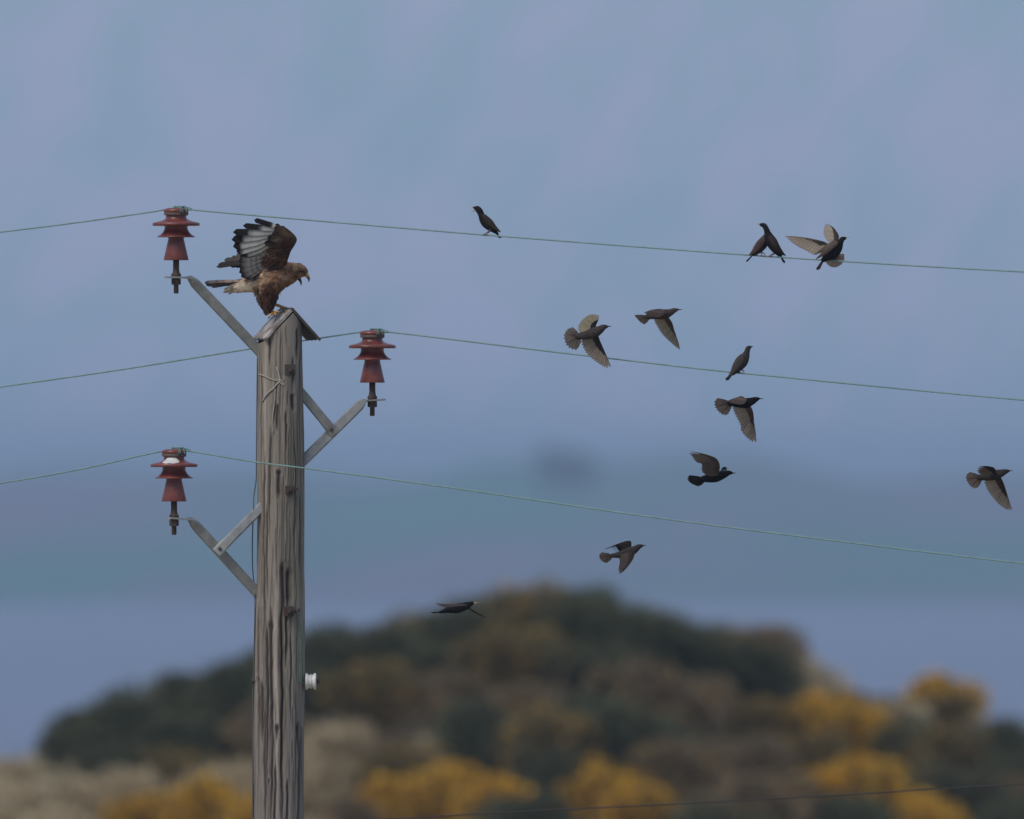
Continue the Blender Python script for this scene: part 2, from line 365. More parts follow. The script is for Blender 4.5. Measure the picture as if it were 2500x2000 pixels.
# steel arms: tubes with flattened, bent ends
m_galv = mat('galvanised_steel', (.32, .32, .30), .55, 18, .3, metal=.25, bump=.08)
m_rust = mat('rusty_steel', (.095, .06, .045), .8, 60, base2=(.045, .03, .026), bump=.2)
m_ins = mat('red_glaze', (.185, .046, .036), .42, 22, .38, coat=.3)
TILT = math.tan(R(20))
def ay(px): return (px - 686) * S * TILT                         # depth of the arms: left ones reach towards the camera
SQ = [(1, .62), (.72, 1), (-.72, 1), (-1, .62), (-1, -.62), (-.72, -1), (.72, -1), (1, -.62)]       # bevelled box section
def arm(pts, w0=.029, flat=True):
    """pts: (px,row) from pole to tip; the last two form the flat plate"""
    g = MB(); W = []
    base, bend, end = [P(a, b, ay(a) + (.045 if i == 0 and pts[2][0] < 600 else 0)) for i, (a, b) in enumerate(pts)]
    d = (bend - base).normalized(); d2 = (end - bend).normalized(); yv = Vector((d.y * 0 + .0, 1, 0))
    st = [(base, .027, .023), (base.lerp(bend, .85), .027, .023), (base.lerp(bend, .925), .0265, .029), (base.lerp(bend, .985), .016, .036), (bend, .0055, .038), (bend + d2 * .02, .005, .038), (end, .005, .036)]
    n = 8; vs_ = []; fs = []
    for i, (p, ru, rv) in enumerate(st):
        t = d if i < 3 else (d2 if i > 4 else (d + d2 * (.35 if i == 3 else .9)).normalized())
        U = t.cross(Vector((0, 1, 0))).normalized(); V = U.cross(t).normalized()
        for k in range(n):
            a = 2 * math.pi * k / n; e2 = 1.0
            vs_.append(p + U * (SQ[k][0] * ru) + V * (SQ[k][1] * rv))
    for i in range(len(st) - 1):
        for k in range(n): fs.append((i*n + k, i*n + (k + 1) % n, (i + 1)*n + (k + 1) % n, (i + 1)*n + k))
    fs += [tuple(range(n - 1, -1, -1)), tuple((len(st) - 1)*n + k for k in range(n))]
    g.add(vs_, fs); return g.build('support_arm', m_galv, pole, smooth=False)
def brace(parent, a, b):
    g = MB(); pa = P(a[0], a[1], ay(a[0])); pb = P(b[0], b[1], ay(b[0]) - .034)
    d = (pb - pa).normalized(); U = d.cross(Vector((0, 1, 0))).normalized(); V = U.cross(d)
    # a tube flattened where it is bolted on
    st = [(pa, .025, .025), (pa.lerp(pb, .7), .025, .025), (pa.lerp(pb, .85), .027, .018), (pa.lerp(pb, .93), .028, .007), (pb, .026, .005)]; vs_ = []; fs = []; n = 8
    for p, ru, rv in st:
        for k in range(n):
            vs_.append(p + U * (SQ[k][0] * ru) + V * (SQ[k][1] * rv))
    for i in range(len(st) - 1):
        for k in range(n): fs.append((i*n + k, i*n + (k + 1) % n, (i + 1)*n + (k + 1) % n, (i + 1)*n + k))
    fs += [tuple(range(n - 1, -1, -1)), tuple((len(st) - 1)*n + k for k in range(n))]; g.add(vs_, fs)
    o = g.build('brace', m_galv, parent, smooth=False)
    bt = MB(); lathe(bt, [(.001, .012), (.011, .012), (.011, 0), (.001, 0)], pb - d * .03 - Vector((0, .0125, 0)), 'Y', 6); bt.build('bolt', m_rust, parent, smooth=False)
    return o
A1 = arm([(655, 881), (463, 678), (407, 677)])
A2 = arm([(716, 1149), (889, 979), (936, 976)])
A3 = arm([(652, 1474), (464, 1268), (412, 1265)])
brace(A2, (714, 933), (818, 1060)); brace(A3, (652, 1225), (528, 1350))
def insulator(px, top, dropping=False, label=None):
    y = ay(px); c = P(px, 0, y); c.z = 0; s = S
    Zr = lambda r: P(px, top + r, y).z
    t = bpy.data.objects.new('insulator', None); col.objects.link(t); t.parent = pole; t['_o'] = list(po); t.empty_display_size = .05
    if label: t['label'] = label
    prof = [(1, 0), (20, 1), (29, 4), (31, 8), (29, 12), (25.5, 16), (25, 24), (26.5, 28), (38, 33), (56, 37), (57.5, 38.5), (57.5, 43.5), (56, 44.5), (40, 43.5), (29, 44), (28, 48), (29, 54), (33, 61), (39, 66.5), (46, 70.5), (46.5, 72), (45, 72.5), (30, 71), (20, 71.5), (19, 76), (20.5, 82), (30.5, 127), (30, 128.5), (26, 127), (10, 110)]
    g = MB(); lathe(g, [(r * s, Zr(h)) for r, h in prof], (c.x, c.y, 0), n=40); b = g.build('porcelain', m_ins, t)
    g = MB(); lathe(g, [(.001, Zr(108)), (7.5*s, Zr(109)), (7.5*s, Zr(150)), (9*s, Zr(160)), (12*s, Zr(162)), (12*s, Zr(167)), (11*s, Zr(168)), (11*s, Zr(173)), (6*s, Zr(174)), (6*s, Zr(208)), (5*s, Zr(210)), (.001, Zr(210))], (c.x, c.y, 0), n=16); g.build('pin', m_rust, t)
    g = MB(); lathe(g, [(6.2*s, Zr(173.5)), (11.5*s, Zr(173.8)), (11.5*s, Zr(188)), (6.2*s, Zr(188.5))], (c.x, c.y, 0), n=6); g.build('nut', m_rust, t, smooth=False)
    # binding wire: turns round the neck and over the head
    g = MB(); pts = []
    for i in range(90):
        a = i / 90 * 2 * math.pi * 3.4; pts.append((c.x + 28.5*s*math.cos(a), c.y + 28.5*s*math.sin(a), Zr(13 + 5 * i / 90)))
    tube(g, pts, .0035, 6); g.build('neck_binding', m_bind, t); g = MB()
    for k, off in enumerate((0, 5, 10)):
        pts = [(c.x + (6 + off + 11 * u)*s, c.y - 30*s * math.cos(math.pi * u) * (1 if k % 2 else -1), Zr(13 - 15.5 * math.sin(math.pi * u))) for u in np.linspace(0, 1, 14)]
        tube(g, pts, .004, 6)
    pts = [(c.x + u*s, c.y, Zr(-1.0 + .004 * u * u)) for u in range(-6, 40, 3)]; tube(g, pts, .0065, 6)
    g.build('tie_wire', m_cop, t)
    if dropping:
        g = MB(); vs_ = []; fs = []; n = 16; rr = [25.6, 27, 32, 38, 45, 52]; hh = [22, 27, 30, 32.8, 34.6, 36]
        for i, (r, h) in enumerate(zip(rr, hh)):
            for k in range(n + 1):
                half = (.50, .62, .66, .58, .40, .18)[i]; a = -math.pi * .5 - .22 + half * (2 * k / n - 1) + .04 * math.sin(i * 3.0)
                lift = 1.6 * math.sqrt(max(0, 1 - (2 * k / n - 1) ** 2)) + (.15 if 0 < i < 5 else -.8)
                vs_.append((c.x + (r + lift * .5)*s*math.cos(a), c.y + (r + lift * .5)*s*math.sin(a), Zr(h - lift)))
        for i in range(len(rr) - 1):
            for k in range(n): fs.append((i*(n + 1) + k, i*(n + 1) + k + 1, (i + 1)*(n + 1) + k + 1, (i + 1)*(n + 1) + k))
        g.add(vs_, fs); g.build('bird_dropping', m_white, t)
    return t
m_bind = mat('weathered_binding', (.13, .10, .085), .8, 50, .3)
m_cop = mat('verdigris_copper', (.10, .215, .17), .7, 40, base2=(.07, .115, .085), bump=.1)
m_white = mat('white_ceramic', (.72, .70, .66), .45, 60, .12)
insulator(430, 507, label='red porcelain insulator on the topmost arm')
insulator(909, 806, label='red porcelain insulator on the single arm opposite the other two')
insulator(425, 1096, True, label='red porcelain insulator with a white bird dropping, on the lowest arm')

# bolts, washer plates and small fittings
def bolt(px, row, w, l=.03, sq=True, name='bolt'):
    c = P(px, row); rr = np.interp(row, er, (erg - elft) / 2) * S; cx = P(np.interp(row, er, (erg + elft) / 2), row).x
    yy = -math.sqrt(max(rr*rr - (c.x - cx)**2, 0)) - .004
    g = MB(); h = w * S
    q = [(c.x - h, yy - .010, c.z - h), (c.x + h, yy - .004, c.z - h), (c.x + h, yy - .004, c.z + h), (c.x - h, yy - .010, c.z + h)]
    prism(g, q, (0, .03, 0))
    b = g.build('washer_plate', m_rust if not sq else m_galvd, pole, smooth=False)
    g = MB(); lathe(g, [(.001, -l), (h * .62, -l), (h * .62, .0), (.001, 0)], (c.x, yy - .009, c.z), 'Y', 6)
    g.add([], []); g2 = MB(); lathe(g2, [(.001, -l - .018), (h * .33, -l - .018), (h * .33, -l + .004), (.001, -l + .004)], (c.x, yy - .009, c.z), 'Y', 10)
    g.add(g2.v, g2.f); g.build('bolt', m_rust, b, smooth=False)
# lathe axis Y maps +h to +y, so negative heights stick out towards the camera
m_galvd = mat('dull_washer', (.075, .066, .060), .8, 50, .3, metal=.1)
bolt(709, 903, 13); bolt(707, 1196, 10, .026, False); bolt(706, 1492, 12, .03, False)
g = MB(); lathe(g, [(.001, -.03), (.012, -.03), (.014, 0), (.014, .05), (.001, .05)], P(628, 1662, -.035), 'X', 8); g.build('bolt', m_rust, pole)
for (a, b, c_, d) in ((719, 1495, 731, 1488), (718, 1199, 727, 1192)):
    g = MB(); tube(g, [P(a, b, -.112), P((a + c_) / 2, (b + d) / 2, -.112), P(c_, d, -.095)], .006, 6); g.build('bolt_end', m_rust, pole)

# white reel insulator on the side
ctr = P(759, 1664, -.03)
g = MB(); lathe(g, [(.008, -14*S), (18*S, -14*S), (20*S, -12.5*S), (20*S, -9*S), (16*S, -5*S), (15.5*S, 0), (16*S, 4*S), (20*S, 8*S), (20.5*S, 11*S), (18*S, 13*S), (.008, 13*S)], ctr, 'X', 28)
reel = g.build('reel_insulator', m_white, pole)
g = MB(); lathe(g, [(.001, -.05), (.0075, -.05), (.0075, 13.1*S), (.014, 13.2*S), (.014, 17*S), (.008, 18*S), (.008, 22*S), (.001, 22*S)], ctr, 'X', 10); g.build('spindle', mat('spindle_rust', (.12, .04, .028), .8, 60, .3), reel)
g = MB(); pts = [Vector((ctr.x - 1*S, ctr.y, ctr.z)) + Vector((.0012 * i * .12, math.cos(i * .5) * 17.2*S, math.sin(i * .5) * 17.2*S)) for i in range(40)]
tube(g, pts, .002, 5); g.build('tie_wire', m_white, reel)

# cables running down the pole
m_cab = mat('grey_cable', (.105, .10, .095), .7, 30, .2)
def run(name, pxs, m, r, parent):
    g = MB(); tube(g, [Vector(p[:3]) for p in catmull([tuple(P(a, b, c)) for a, b, c in pxs], 50)], r, 8); return g.build(name, m, parent)
run('earth_cable', [(628.5, 872, -.02), (627, 1000, -.03), (626, 1130, -.03), (625.5, 1170, -.02), (619.5, 1215, -.03), (619, 1240, -.075), (616, 1330, -.05), (617.5, 1400, -.03), (622, 1440, -.03), (621, 1560, -.03), (617.5, 1700, -.03), (617, 2060, -.03)], m_cab, .0032, pole)
run('earth_wire', [(731, 1492, -.098), (732.5, 1530, -.096), (733, 1600, -.094), (732.5, 1655, -.094), (735, 1667, -.09), (745, 1668, -.06), (752, 1666, -.03)], m_cop, .0036, pole)
# frayed string tied round the pole
m_str = mat('bleached_string', (.40, .37, .32), .95, 80, .2)
def surf(px, row, e=.004):
    cxp = np.interp(row, er, (erg + elft) / 2); rr = np.interp(row, er, (erg - elft) / 2)
    return P(px, row, -math.sqrt(max(rr*rr - (px - cxp)**2, 1)) * S - e)
strg = None
for i, (pl, r) in enumerate((([(630, 913), (645, 918), (660, 925), (675, 929), (684, 927)], .0032), ([(675, 896), (679, 908), (683, 922), (684, 930), (676, 938), (668, 948), (656, 958), (646, 970), (640, 981)], .0042),
              ([(684, 927), (690, 934), (692, 941), (686, 936), (680, 930)], .0036), ([(672, 950), (671, 975), (668, 1000), (665, 1025), (665, 1042), (668, 1056)], .0028), ([(688, 931), (693, 925), (690, 919)], .0025))):
    g = MB(); tube(g, [surf(a[0], a[1]) for a in catmull([(x, y, 0) for x, y in pl], 22)], r, 6)
    o = g.build('string' if i == 0 else 'string_end', m_str, pole if strg is None else strg)
    if i == 0: strg = o; o['label'] = 'frayed pale string tied round the pole'

# ------------------------------------------------------------------ wires
def wire(name, pts, label, y_of, m, r=.0040):
    q = catmull([(a, b, 0) for a, b in pts], 160)
    g = MB(); tube(g, [P(a[0], a[1], y_of(a[0])) for a in q], r, 8)
    o = g.build(name, m); tag(o, label, 'wire', 'overhead conductors'); return o
def ydep(pc): return lambda px: ay(pc) - (px - pc) * S * TILT
m_wire = mat('green_copper_wire', (.19, .31, .29), .6, 25, .25)
W1 = [(-3500, 900), (-1500, 742), (0, 567), (200, 542), (380, 516), (430, 508), (480, 513.5), (800, 541.5), (1100, 567), (1300, 583), (1800, 621), (2100, 641), (2500, 664), (4000, 735), (6000, 800)]
W2 = [(-3500, 1350), (-1500, 1150), (0, 945), (300, 902), (560, 860), (740, 832), (870, 812.5), (909, 807.5), (960, 812), (1340, 858), (1530, 880), (1720, 902), (1900, 920), (2500, 977), (4000, 1090), (6000, 1200)]
W3 = [(-3500, 1560), (-1500, 1390), (0, 1180), (200, 1145), (375, 1106), (425, 1097.5), (475, 1103.5), (628, 1129), (742, 1143), (1101, 1191), (1623, 1267), (2100, 1328), (2500, 1376), (4000, 1540), (6000, 1730)]
wire('overhead_wire', W1, 'green overhead wire carried by the topmost insulator, with birds perched on it', ydep(430), m_wire)
wire('overhead_wire', W2, 'green overhead wire passing behind the pole below its roof cap', ydep(909), m_wire)
wire('overhead_wire', W3, 'green overhead wire crossing in front of the pole', ydep(425), m_wire)
wire('overhead_wire', [(-3000, 2230), (-600, 2105), (600, 2022), (1250, 1983), (1760, 1957), (2500, 1914), (3500, 1850), (6000, 1660)], 'dark thin overhead wire low down before the gorse mound', lambda px: 7.0, mat('dark_wire', (.045, .036, .033), .8), .0040)

# ------------------------------------------------------------------ birds
m_bird = mat('starling_plumage', rough=.75, nscale=120, namt=.35, attr=True, bump=.15, spec=.06)
m_wing = mat('starling_feather', rough=.75, nscale=150, namt=.15, attr=True, spec=.1, trans=.6)
m_bill_y = mat('yellow_bill', (.50, .38, .14), .5, 60, .1)
m_bill_d = mat('dark_bill', (.035, .03, .028), .5, 60, .1)
m_leg = mat('pink_brown_leg', (.16, .095, .07), .6, 90, .2)
m_eye = mat('dark_eye', (.004, .003, .003), .08)
BLACK = (.008, .0075, .009); BROWN = (.062, .050, .046); DKBROWN = (.030, .024, .022)
PALE = (.80, .69, .57); COV = (.085, .064, .05); WINGTOP = (.105, .078, .068)
class Bird:
    def __init__(s, name, ox, oy, sc, y, label, cat, group, base):
        s.ox, s.oy, s.sc, s.y = ox, oy, sc, y
        s.u = S / sc
        s.root = root(name, s.p(*base), label, cat, group)
    def p(s, x, y, d=0): return P(s.ox + x / s.sc, s.oy + y / s.sc, s.y + d)
    def st(s, L_, ratio=.9):
        r = []
        for a in L_:
            d = a[3] if len(a) > 3 else 0; k = a[4] if len(a) > 4 else ratio
            q = s.p(a[0], a[1], d); r.append((q.x, q.y, q.z, a[2] * s.u, a[2] * s.u * k))
        return r
    def body(s, stations, c, c2=None, ratio=.9):
        g = MB(); c2 = c2 or c
        def cf(v):
            n = noise.noise(v * 60) * .5 + .5; k = .8 + .5 * n
            return tuple((a * (1 - n) + b * n) * k for a, b in zip(c, c2))
        loft(g, s.st(stations, ratio), 20, 36, cfun=cf); return g.build('body', m_bird, s.root, attr=True)
    def bill(s, pts, r0, m, d=0):
        g = MB(); q = [s.p(a, b, d) for a, b in pts]; tube(g, q, [r0 * s.u * (1 - .9 * i / (len(q) - 1)) for i in range(len(q))], 8); return g.build('bill', m, s.root)
    def eye(s, x, y, r, d):
        for sg in (-1, 1):
            g = MB(); c = s.p(x, y, sg * d); rr = r * s.u
            lathe(g, [(rr * math.sin(a), rr * math.cos(a)) for a in np.linspace(.01, math.pi - .01, 8)], c, n=10); g.build('eye', m_eye, s.root)
    def wing(s, lead, trail, n=13, hand=.42, cov=.5, cpale=PALE, ccov=COV, cdark=None, th=.0009, covth=.006, wfac=1.15, wmin=.006, wmax=.0125):
        """lead: shoulder->tip, trail: tip->root, as (x, y, depth); feathers fan from the arm to the trailing edge"""
        Lp = [s.p(*a) for a in lead]; Tp = [s.p(*a) for a in trail]; cdark = cdark or tuple(x * .55 for x in cpale)
        Lp = [Vector(v[:3]) for v in catmull([tuple(a) for a in Lp], 24)] if len(Lp) > 2 else Lp
        Tp = [Vector(v[:3]) for v in catmull([tuple(a) for a in Tp], 24)] if len(Tp) > 2 else Tp
        mid = poly_at(Tp, .5); nrm = (Lp[0] - Lp[-1]).cross(mid - Lp[0]).normalized()
        if nrm.y > 0: nrm = -nrm
        if nrm.length < .5: nrm = Vector((0, -1, 0))
        g = MB(); bs = []; tp = []
        for i in range(n):
            t = i / (n - 1)
            bs.append(poly_at(Lp, 1 - (hand + (1 - hand) * t) if True else 0)); tp.append(poly_at(Tp, t * .98 + .01))
        for i in range(n):
            a = tp[max(i - 1, 0)]; b = tp[min(i + 1, n - 1)]; w = (b - a).length / (2 if 0 < i < n - 1 else 1) * wfac * .62
            w = min(max(w, wmin), wmax) * min(1, .45 + .2 * i)
            base = bs[i].lerp(tp[i], .08); sh = .96 + .08 * rng.random()
            def cf(q, sh=sh):
                k = min(1, max(0, (q - .82) / .18)); return tuple((x * (1 - .5 * k) + y * .5 * k) * sh for x, y in zip(cpale, cdark))
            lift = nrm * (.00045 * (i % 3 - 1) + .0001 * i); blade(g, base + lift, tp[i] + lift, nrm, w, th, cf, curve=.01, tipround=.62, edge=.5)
        # coverts: a padded strip behind the leading edge
        m = 18; vs_ = []; cs = []; fs = []
        for i in range(m + 1):
            t = i / m; a = poly_at(Lp, t * .985)
            tt = 1 - t; bcor = poly_at(Tp, max(0, min(1, (tt - hand) / (1 - hand) if tt > hand else 0)))
            k = cov * (1 - .55 * t ** 1.5); b = a.lerp(bcor, k); c = a.lerp(bcor, k * .35); h = covth * (1 - .75 * t)
            f2 = a.lerp(bcor, k * .7)
            vs_ += [a, c + nrm * h, f2 + nrm * h * .8, b, f2 - nrm * h * .6, c - nrm * h]
            for q in (1, .95, 1.15, 1.5, 1.15, .95):
                sh = q * (.85 + .3 * rng.random()); cs.append(tuple(x * sh for x in ccov))
        for i in range(m):
            for k in range(6): fs.append((i*6 + k, i*6 + (k + 1) % 6, (i + 1)*6 + (k + 1) % 6, (i + 1)*6 + k))
        fs += [tuple(range(5, -1, -1)), tuple(m*6 + k for k in range(6))]
        g.add(vs_, fs, cs)
        return g.build('wing', m_wing, s.root, attr=True, smooth=False)
    def fan(s, base, rim, n=9, c=PALE, d0=0, wfac=.8, name='tail', cd=None):
        """tail feathers from a base (x, y, half width) to points along the rim"""
        b0 = s.p(base[0], base[1], d0); R_ = [s.p(*a) for a in rim]; g = MB(); cd = cd or tuple(x * .6 for x in c)
        nrm = (R_[0] - b0).cross(R_[-1] - b0).normalized()
        if nrm.y > 0: nrm = -nrm
        tips = [poly_at(R_, i / (n - 1)) for i in range(n)]
        for i in range(n):
            a = tips[max(i - 1, 0)]; b = tips[min(i + 1, n - 1)]
            w = max((b - a).length / (2 if 0 < i < n - 1 else 1) * wfac * .7, .0045); sh = .9 + .2 * rng.random()
            bb = b0.lerp(tips[i], .02) + (tips[i] - tips[n // 2]) * .12
            def cf(q, sh=sh): return tuple((x * (1 - q * .0) * (.55 + .45 * min(1, q * 1.6))) * sh for x in c) if q < .88 else tuple(x * sh for x in cd)
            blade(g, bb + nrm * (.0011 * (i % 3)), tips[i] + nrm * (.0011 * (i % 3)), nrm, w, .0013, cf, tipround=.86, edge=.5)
        return g.build(name, m_wing, s.root, attr=True, smooth=False)
    def folded(s, pts, near=True, c=WINGTOP, off=.03, th=.35):
        sg = -1 if near else 1; g = MB()
        st = []
        for i, a in enumerate(pts):
            d = a[3] if len(a) > 3 else off * sg
            q = s.p(a[0], a[1], d); st.append((q.x, q.y, q.z, a[2] * s.u, max(a[2] * s.u * th, .002)))
        def cf(v):
            n = noise.noise(v * 70) * .5 + .5; return tuple(x * (.7 + .6 * n) for x in c)
        loft(g, st, 14, 20, cfun=cf); return g.build('wing', m_bird, s.root, attr=True)
    def leg(s, pts, toes, r=.0024):
        g = MB(); q = [s.p(*a) for a in pts]; tube(g, q, [r * 1.5] + [r] * (len(q) - 1), 7)
        for t in toes: tube(g, [Vector(v[:3]) for v in catmull([tuple(s.p(*a)) for a in t], 8)], [r * .9 * (1 - .06 * i) for i in range(9)], 6)
        g.build('leg', m_leg, s.root)
def grip(b, x, y, d, l=28, up=-1):
    """three toes over the wire and one behind; (x, y) is where the foot meets the wire, in crop pixels"""
    k = l; w = .006
    r = []
    for o in (-1.0, -.1, .8):
        r.append([(x, y, d), (x + o * k * .6, y - .12 * k, d - w), (x + o * k * .9, y + .18 * k, d - w * 1.5), (x + o * k * .95, y + .42 * k, d - w * .6)])
    r.append([(x, y, d), (x + .1 * k, y - .1 * k, d + w), (x + .2 * k, y + .35 * k, d + w * 1.2)])
    return r
def wy(pc, px): return ydep(pc)(px)
def tilt(pts, y0, d0=-.028, c=.00042): return [(x, y, d0 - (y - y0) * c) for x, y in pts]
GP = 'starlings perched on the wires'; GF = 'starlings in flight'

# 1 calling, bill open, on the top wire
b = Bird('starling', 1100, 460, 10.78, wy(430, 1185), 'dark starling perched alone on the topmost wire, calling with bill wide open', 'bird', GP, (930, 1235))
b.body([(585, 498, 14), (635, 512, 40), (700, 535, 78), (770, 610, 84), (810, 700, 84), (860, 800, 112), (930, 900, 130), (1020, 1000, 112), (1110, 1080, 78), (1190, 1150, 50), (1260, 1215, 26)], BLACK, DKBROWN, .85)
b.bill([(590, 498), (560, 488), (525, 490)], 16, m_bill_y); b.bill([(640, 580), (580, 592), (520, 632)], 22, m_bill_y); b.eye(655, 515, 9, .0132)
b.folded([(860, 690, 40), (940, 800, 78), (1040, 900, 82), (1140, 1010, 62), (1240, 1100, 30), (1325, 1160, 8)], True, (.05, .038, .032), .020)
b.folded([(870, 690, 40), (950, 800, 70), (1050, 900, 70), (1140, 1000, 55), (1240, 1080, 26), (1320, 1145, 8)], False, (.05, .038, .032), .020)
b.fan((1200, 1170), [(1345, 1300, -.008), (1310, 1312, 0), (1275, 1300, .008)], 5, (.035, .03, .028), 0, .9)
b.leg([(1060, 1070, -.012), (980, 1150, -.012), (905, 1195, -.008), (880, 1225, 0)], grip(b, 885, 1228, 0, 55)); b.leg([(1090, 1080, .012), (1020, 1150, .012), (960, 1200, .008), (945, 1232, 0)], grip(b, 950, 1235, 0, 55))

# 2 + 3 the pair side by side
b = Bird('starling', 1800, 520, 7.187, wy(430, 1882) - .0, 'dark starling on the topmost wire with pale bill raised, overlapping its neighbour', 'bird', GP, (585, 765))
b.body([(385, 198, 14, -.045), (420, 208, 30, -.045), (470, 222, 44, -.045), (505, 275, 46, -.045), (530, 350, 58, -.04), (565, 440, 86, -.035), (620, 540, 98, -.03), (680, 640, 78, -.02), (735, 715, 48, -.01), (780, 775, 24, 0)], BLACK, DKBROWN, .85)
b.bill([(400, 200), (365, 190), (330, 184)], 13, m_bill_y, -.045)
g_ = b.eye(448, 212, 6, .0); b.folded([(560, 380, 28, -.062), (620, 480, 56, -.064), (690, 600, 58, -.055), (770, 690, 34, -.032), (855, 755, 6, -.012)], True, (.045, .035, .03))
b.folded([(570, 370, 26, -.012), (640, 480, 50, -.005), (700, 600, 50, .004), (770, 680, 30, .008), (845, 745, 6, .006)], False, (.045, .035, .03))
b.fan((750, 740), [(845, 872, -.006), (832, 884, 0), (812, 868, .006)], 5, (.045, .035, .032), -.003, .9)
b.leg([(700, 670, -.02), (640, 710, -.016), (575, 742, -.006), (560, 765, 0)], grip(b, 565, 766, 0, 36)); b.leg([(715, 680, 0), (650, 720, 0), (600, 748, .003), (595, 768, 0)], grip(b, 597, 769, 0, 36))
b = Bird('starling', 1800, 520, 7.187, wy(430, 1865), 'dark starling on the topmost wire, its head hidden behind its neighbour', 'bird', GP, (460, 752))
b.body([(548, 300, 16, .105), (535, 330, 38, .085), (520, 390, 50, .07), (485, 470, 82, .06), (430, 560, 92, .045), (370, 640, 72, .03), (310, 700, 48, .015), (260, 745, 26, .005)], BLACK, BROWN, .85)
b.bill([(548, 300), (552, 296), (556, 292)], 10, m_bill_d, .11)
b.folded([(470, 420, 26, .022), (430, 500, 56, .014), (360, 600, 54, .004), (290, 680, 34, -.006), (195, 748, 6, -.004)], True, (.085, .058, .05))
b.folded([(440, 440, 26, .08), (390, 520, 46, .078), (330, 610, 46, .06), (270, 690, 30, .03), (200, 742, 6, .01)], False, (.085, .058, .05))
b.fan((285, 725), [(178, 855, -.006), (160, 866, 0), (150, 858, .006)], 5, (.075, .055, .05), .008, 1.0)
b.leg([(400, 690, .02), (430, 720, .015), (425, 750, 0)], grip(b, 428, 752, 0, 34)); b.leg([(420, 680, .03), (480, 720, .02), (490, 756, 0)], grip(b, 488, 757, 0, 34))

# 4 perched in front of a landing bird, 5 the landing bird
b = Bird('starling', 1800, 520, 7.187, wy(430, 2015), 'black starling on the topmost wire before a bird with spread wings', 'bird', GP, (1480, 815))
b.body([(1920, 438, 13, -.03), (1890, 445, 28, -.03), (1845, 460, 44, -.03), (1810, 515, 54, -.03), (1770, 590, 84, -.03), (1700, 680, 102, -.03), (1610, 745, 88, -.02), (1540, 800, 58, -.01), (1480, 850, 30, 0)], BLACK, (.018, .015, .016), .85)
b.bill([(1905, 438), (1940, 430), (1975, 428)], 12, m_bill_y, -.03)
b.folded([(1770, 500, 22, -.055), (1700, 560, 42, -.064), (1600, 640, 44, -.062), (1500, 720, 34, -.045), (1375, 815, 6, -.02)], True, (.12, .09, .075)); b.folded([(1730, 480, 20, .01), (1620, 560, 30, .014), (1500, 640, 30, .012), (1340, 745, 6, .005)], False, (.15, .115, .09))
b.fan((1520, 810), [(1432, 1002, -.008), (1405, 1008, 0), (1380, 1000, .008)], 5, (.10, .075, .06), -.004, .9)
b.leg([(1560, 770, -.025), (1520, 800, -.015), (1490, 815, 0)], grip(b, 1490, 815, 0, 34)); b.leg([(1580, 780, .0), (1540, 805, .0), (1515, 817, 0)], grip(b, 1515, 817, 0, 34))
b = Bird('starling', 1800, 520, 7.187, wy(430, 2020) + .13, 'brown starling landing on the topmost wire with both wings raised and tail fanned', 'bird', GF, (1690, 815))
b.body([(1760, 520, 14, .06), (1745, 545, 40, .04), (1725, 600, 62, .02), (1700, 680, 80, 0), (1690, 760, 60, 0), (1685, 820, 30, 0)], BROWN, DKBROWN, .85)
b.bill([(1760, 520), (1766, 508), (1770, 500)], 10, m_bill_d, .065)
b.wing([(1660, 590, 0), (1560, 520, .02), (1320, 455, .05), (1050, 425, .05), (815, 400, .05)], [(830, 415, .05), (940, 510, .04), (1070, 600, .03), (1180, 655, .02), (1330, 735, .01), (1450, 690, 0), (1600, 640, 0)], 15, .45, .42, PALE, COV)
b.wing([(1740, 560, 0), (1785, 420, .03), (1740, 320, .06), (1660, 235, .09), (1540, 190, .11)], [(1525, 200, .11), (1512, 280, .09), (1515, 380, .06), (1560, 470, .03), (1640, 540, 0)], 13, .4, .45, PALE, (.12, .09, .068))
b.fan((1690, 780), [(1555, 880, 0), (1610, 940, 0), (1690, 968, 0), (1760, 955, 0), (1840, 905, 0), (1890, 820, 0), (1885, 740, 0)], 12, (.46, .37, .31), 0, .85)

# 6 flying, both wings and fanned tail open
b = Bird('starling', 1340, 720, 5.989, -.45, 'brown starling flying just above the middle wire, both wings open and tail fanned', 'bird', GF, (600, 600))
b.body([(872, 463, 10), (845, 465, 24), (800, 474, 42), (750, 508, 58), (690, 540, 74), (610, 572, 72), (520, 594, 60), (440, 604, 46), (380, 606, 28)], (.088, .068, .063), DKBROWN, .85)
b.bill([(862, 462), (895, 460), (925, 459)], 11, m_bill_d); b.eye(818, 462, 6, .0125)
b.wing([(700, 530, .02), (690, 450, .04), (720, 380, .05), (735, 300, .06)], [(720, 288, .06), (640, 278, .06), (560, 300, .05), (490, 350, .05), (440, 420, .04), (415, 490, .02), (440, 560, .01)], 15, .45, .45, (.74, .65, .47), (.05, .04, .03))
b.wing([(715, 560, .02), (745, 660, .03), (805, 800, .04), (855, 930, .05), (918, 1050, .06)], [(900, 1060, .06), (860, 1078, .06), (800, 1055, .055), (710, 1000, .05), (620, 935, .045), (545, 860, .04), (490, 760, .03), (460, 660, .025), (480, 600, .02)], 17, .42, .42, PALE, (.095, .073, .06))
b.fan((420, 605), [(318, 482, 0), (262, 505, 0), (222, 560, 0), (208, 610, 0), (228, 690, 0), (265, 760, 0), (320, 800, 0), (405, 815, 0), (435, 730, 0)], 12, (.46, .375, .32), .004, .75)

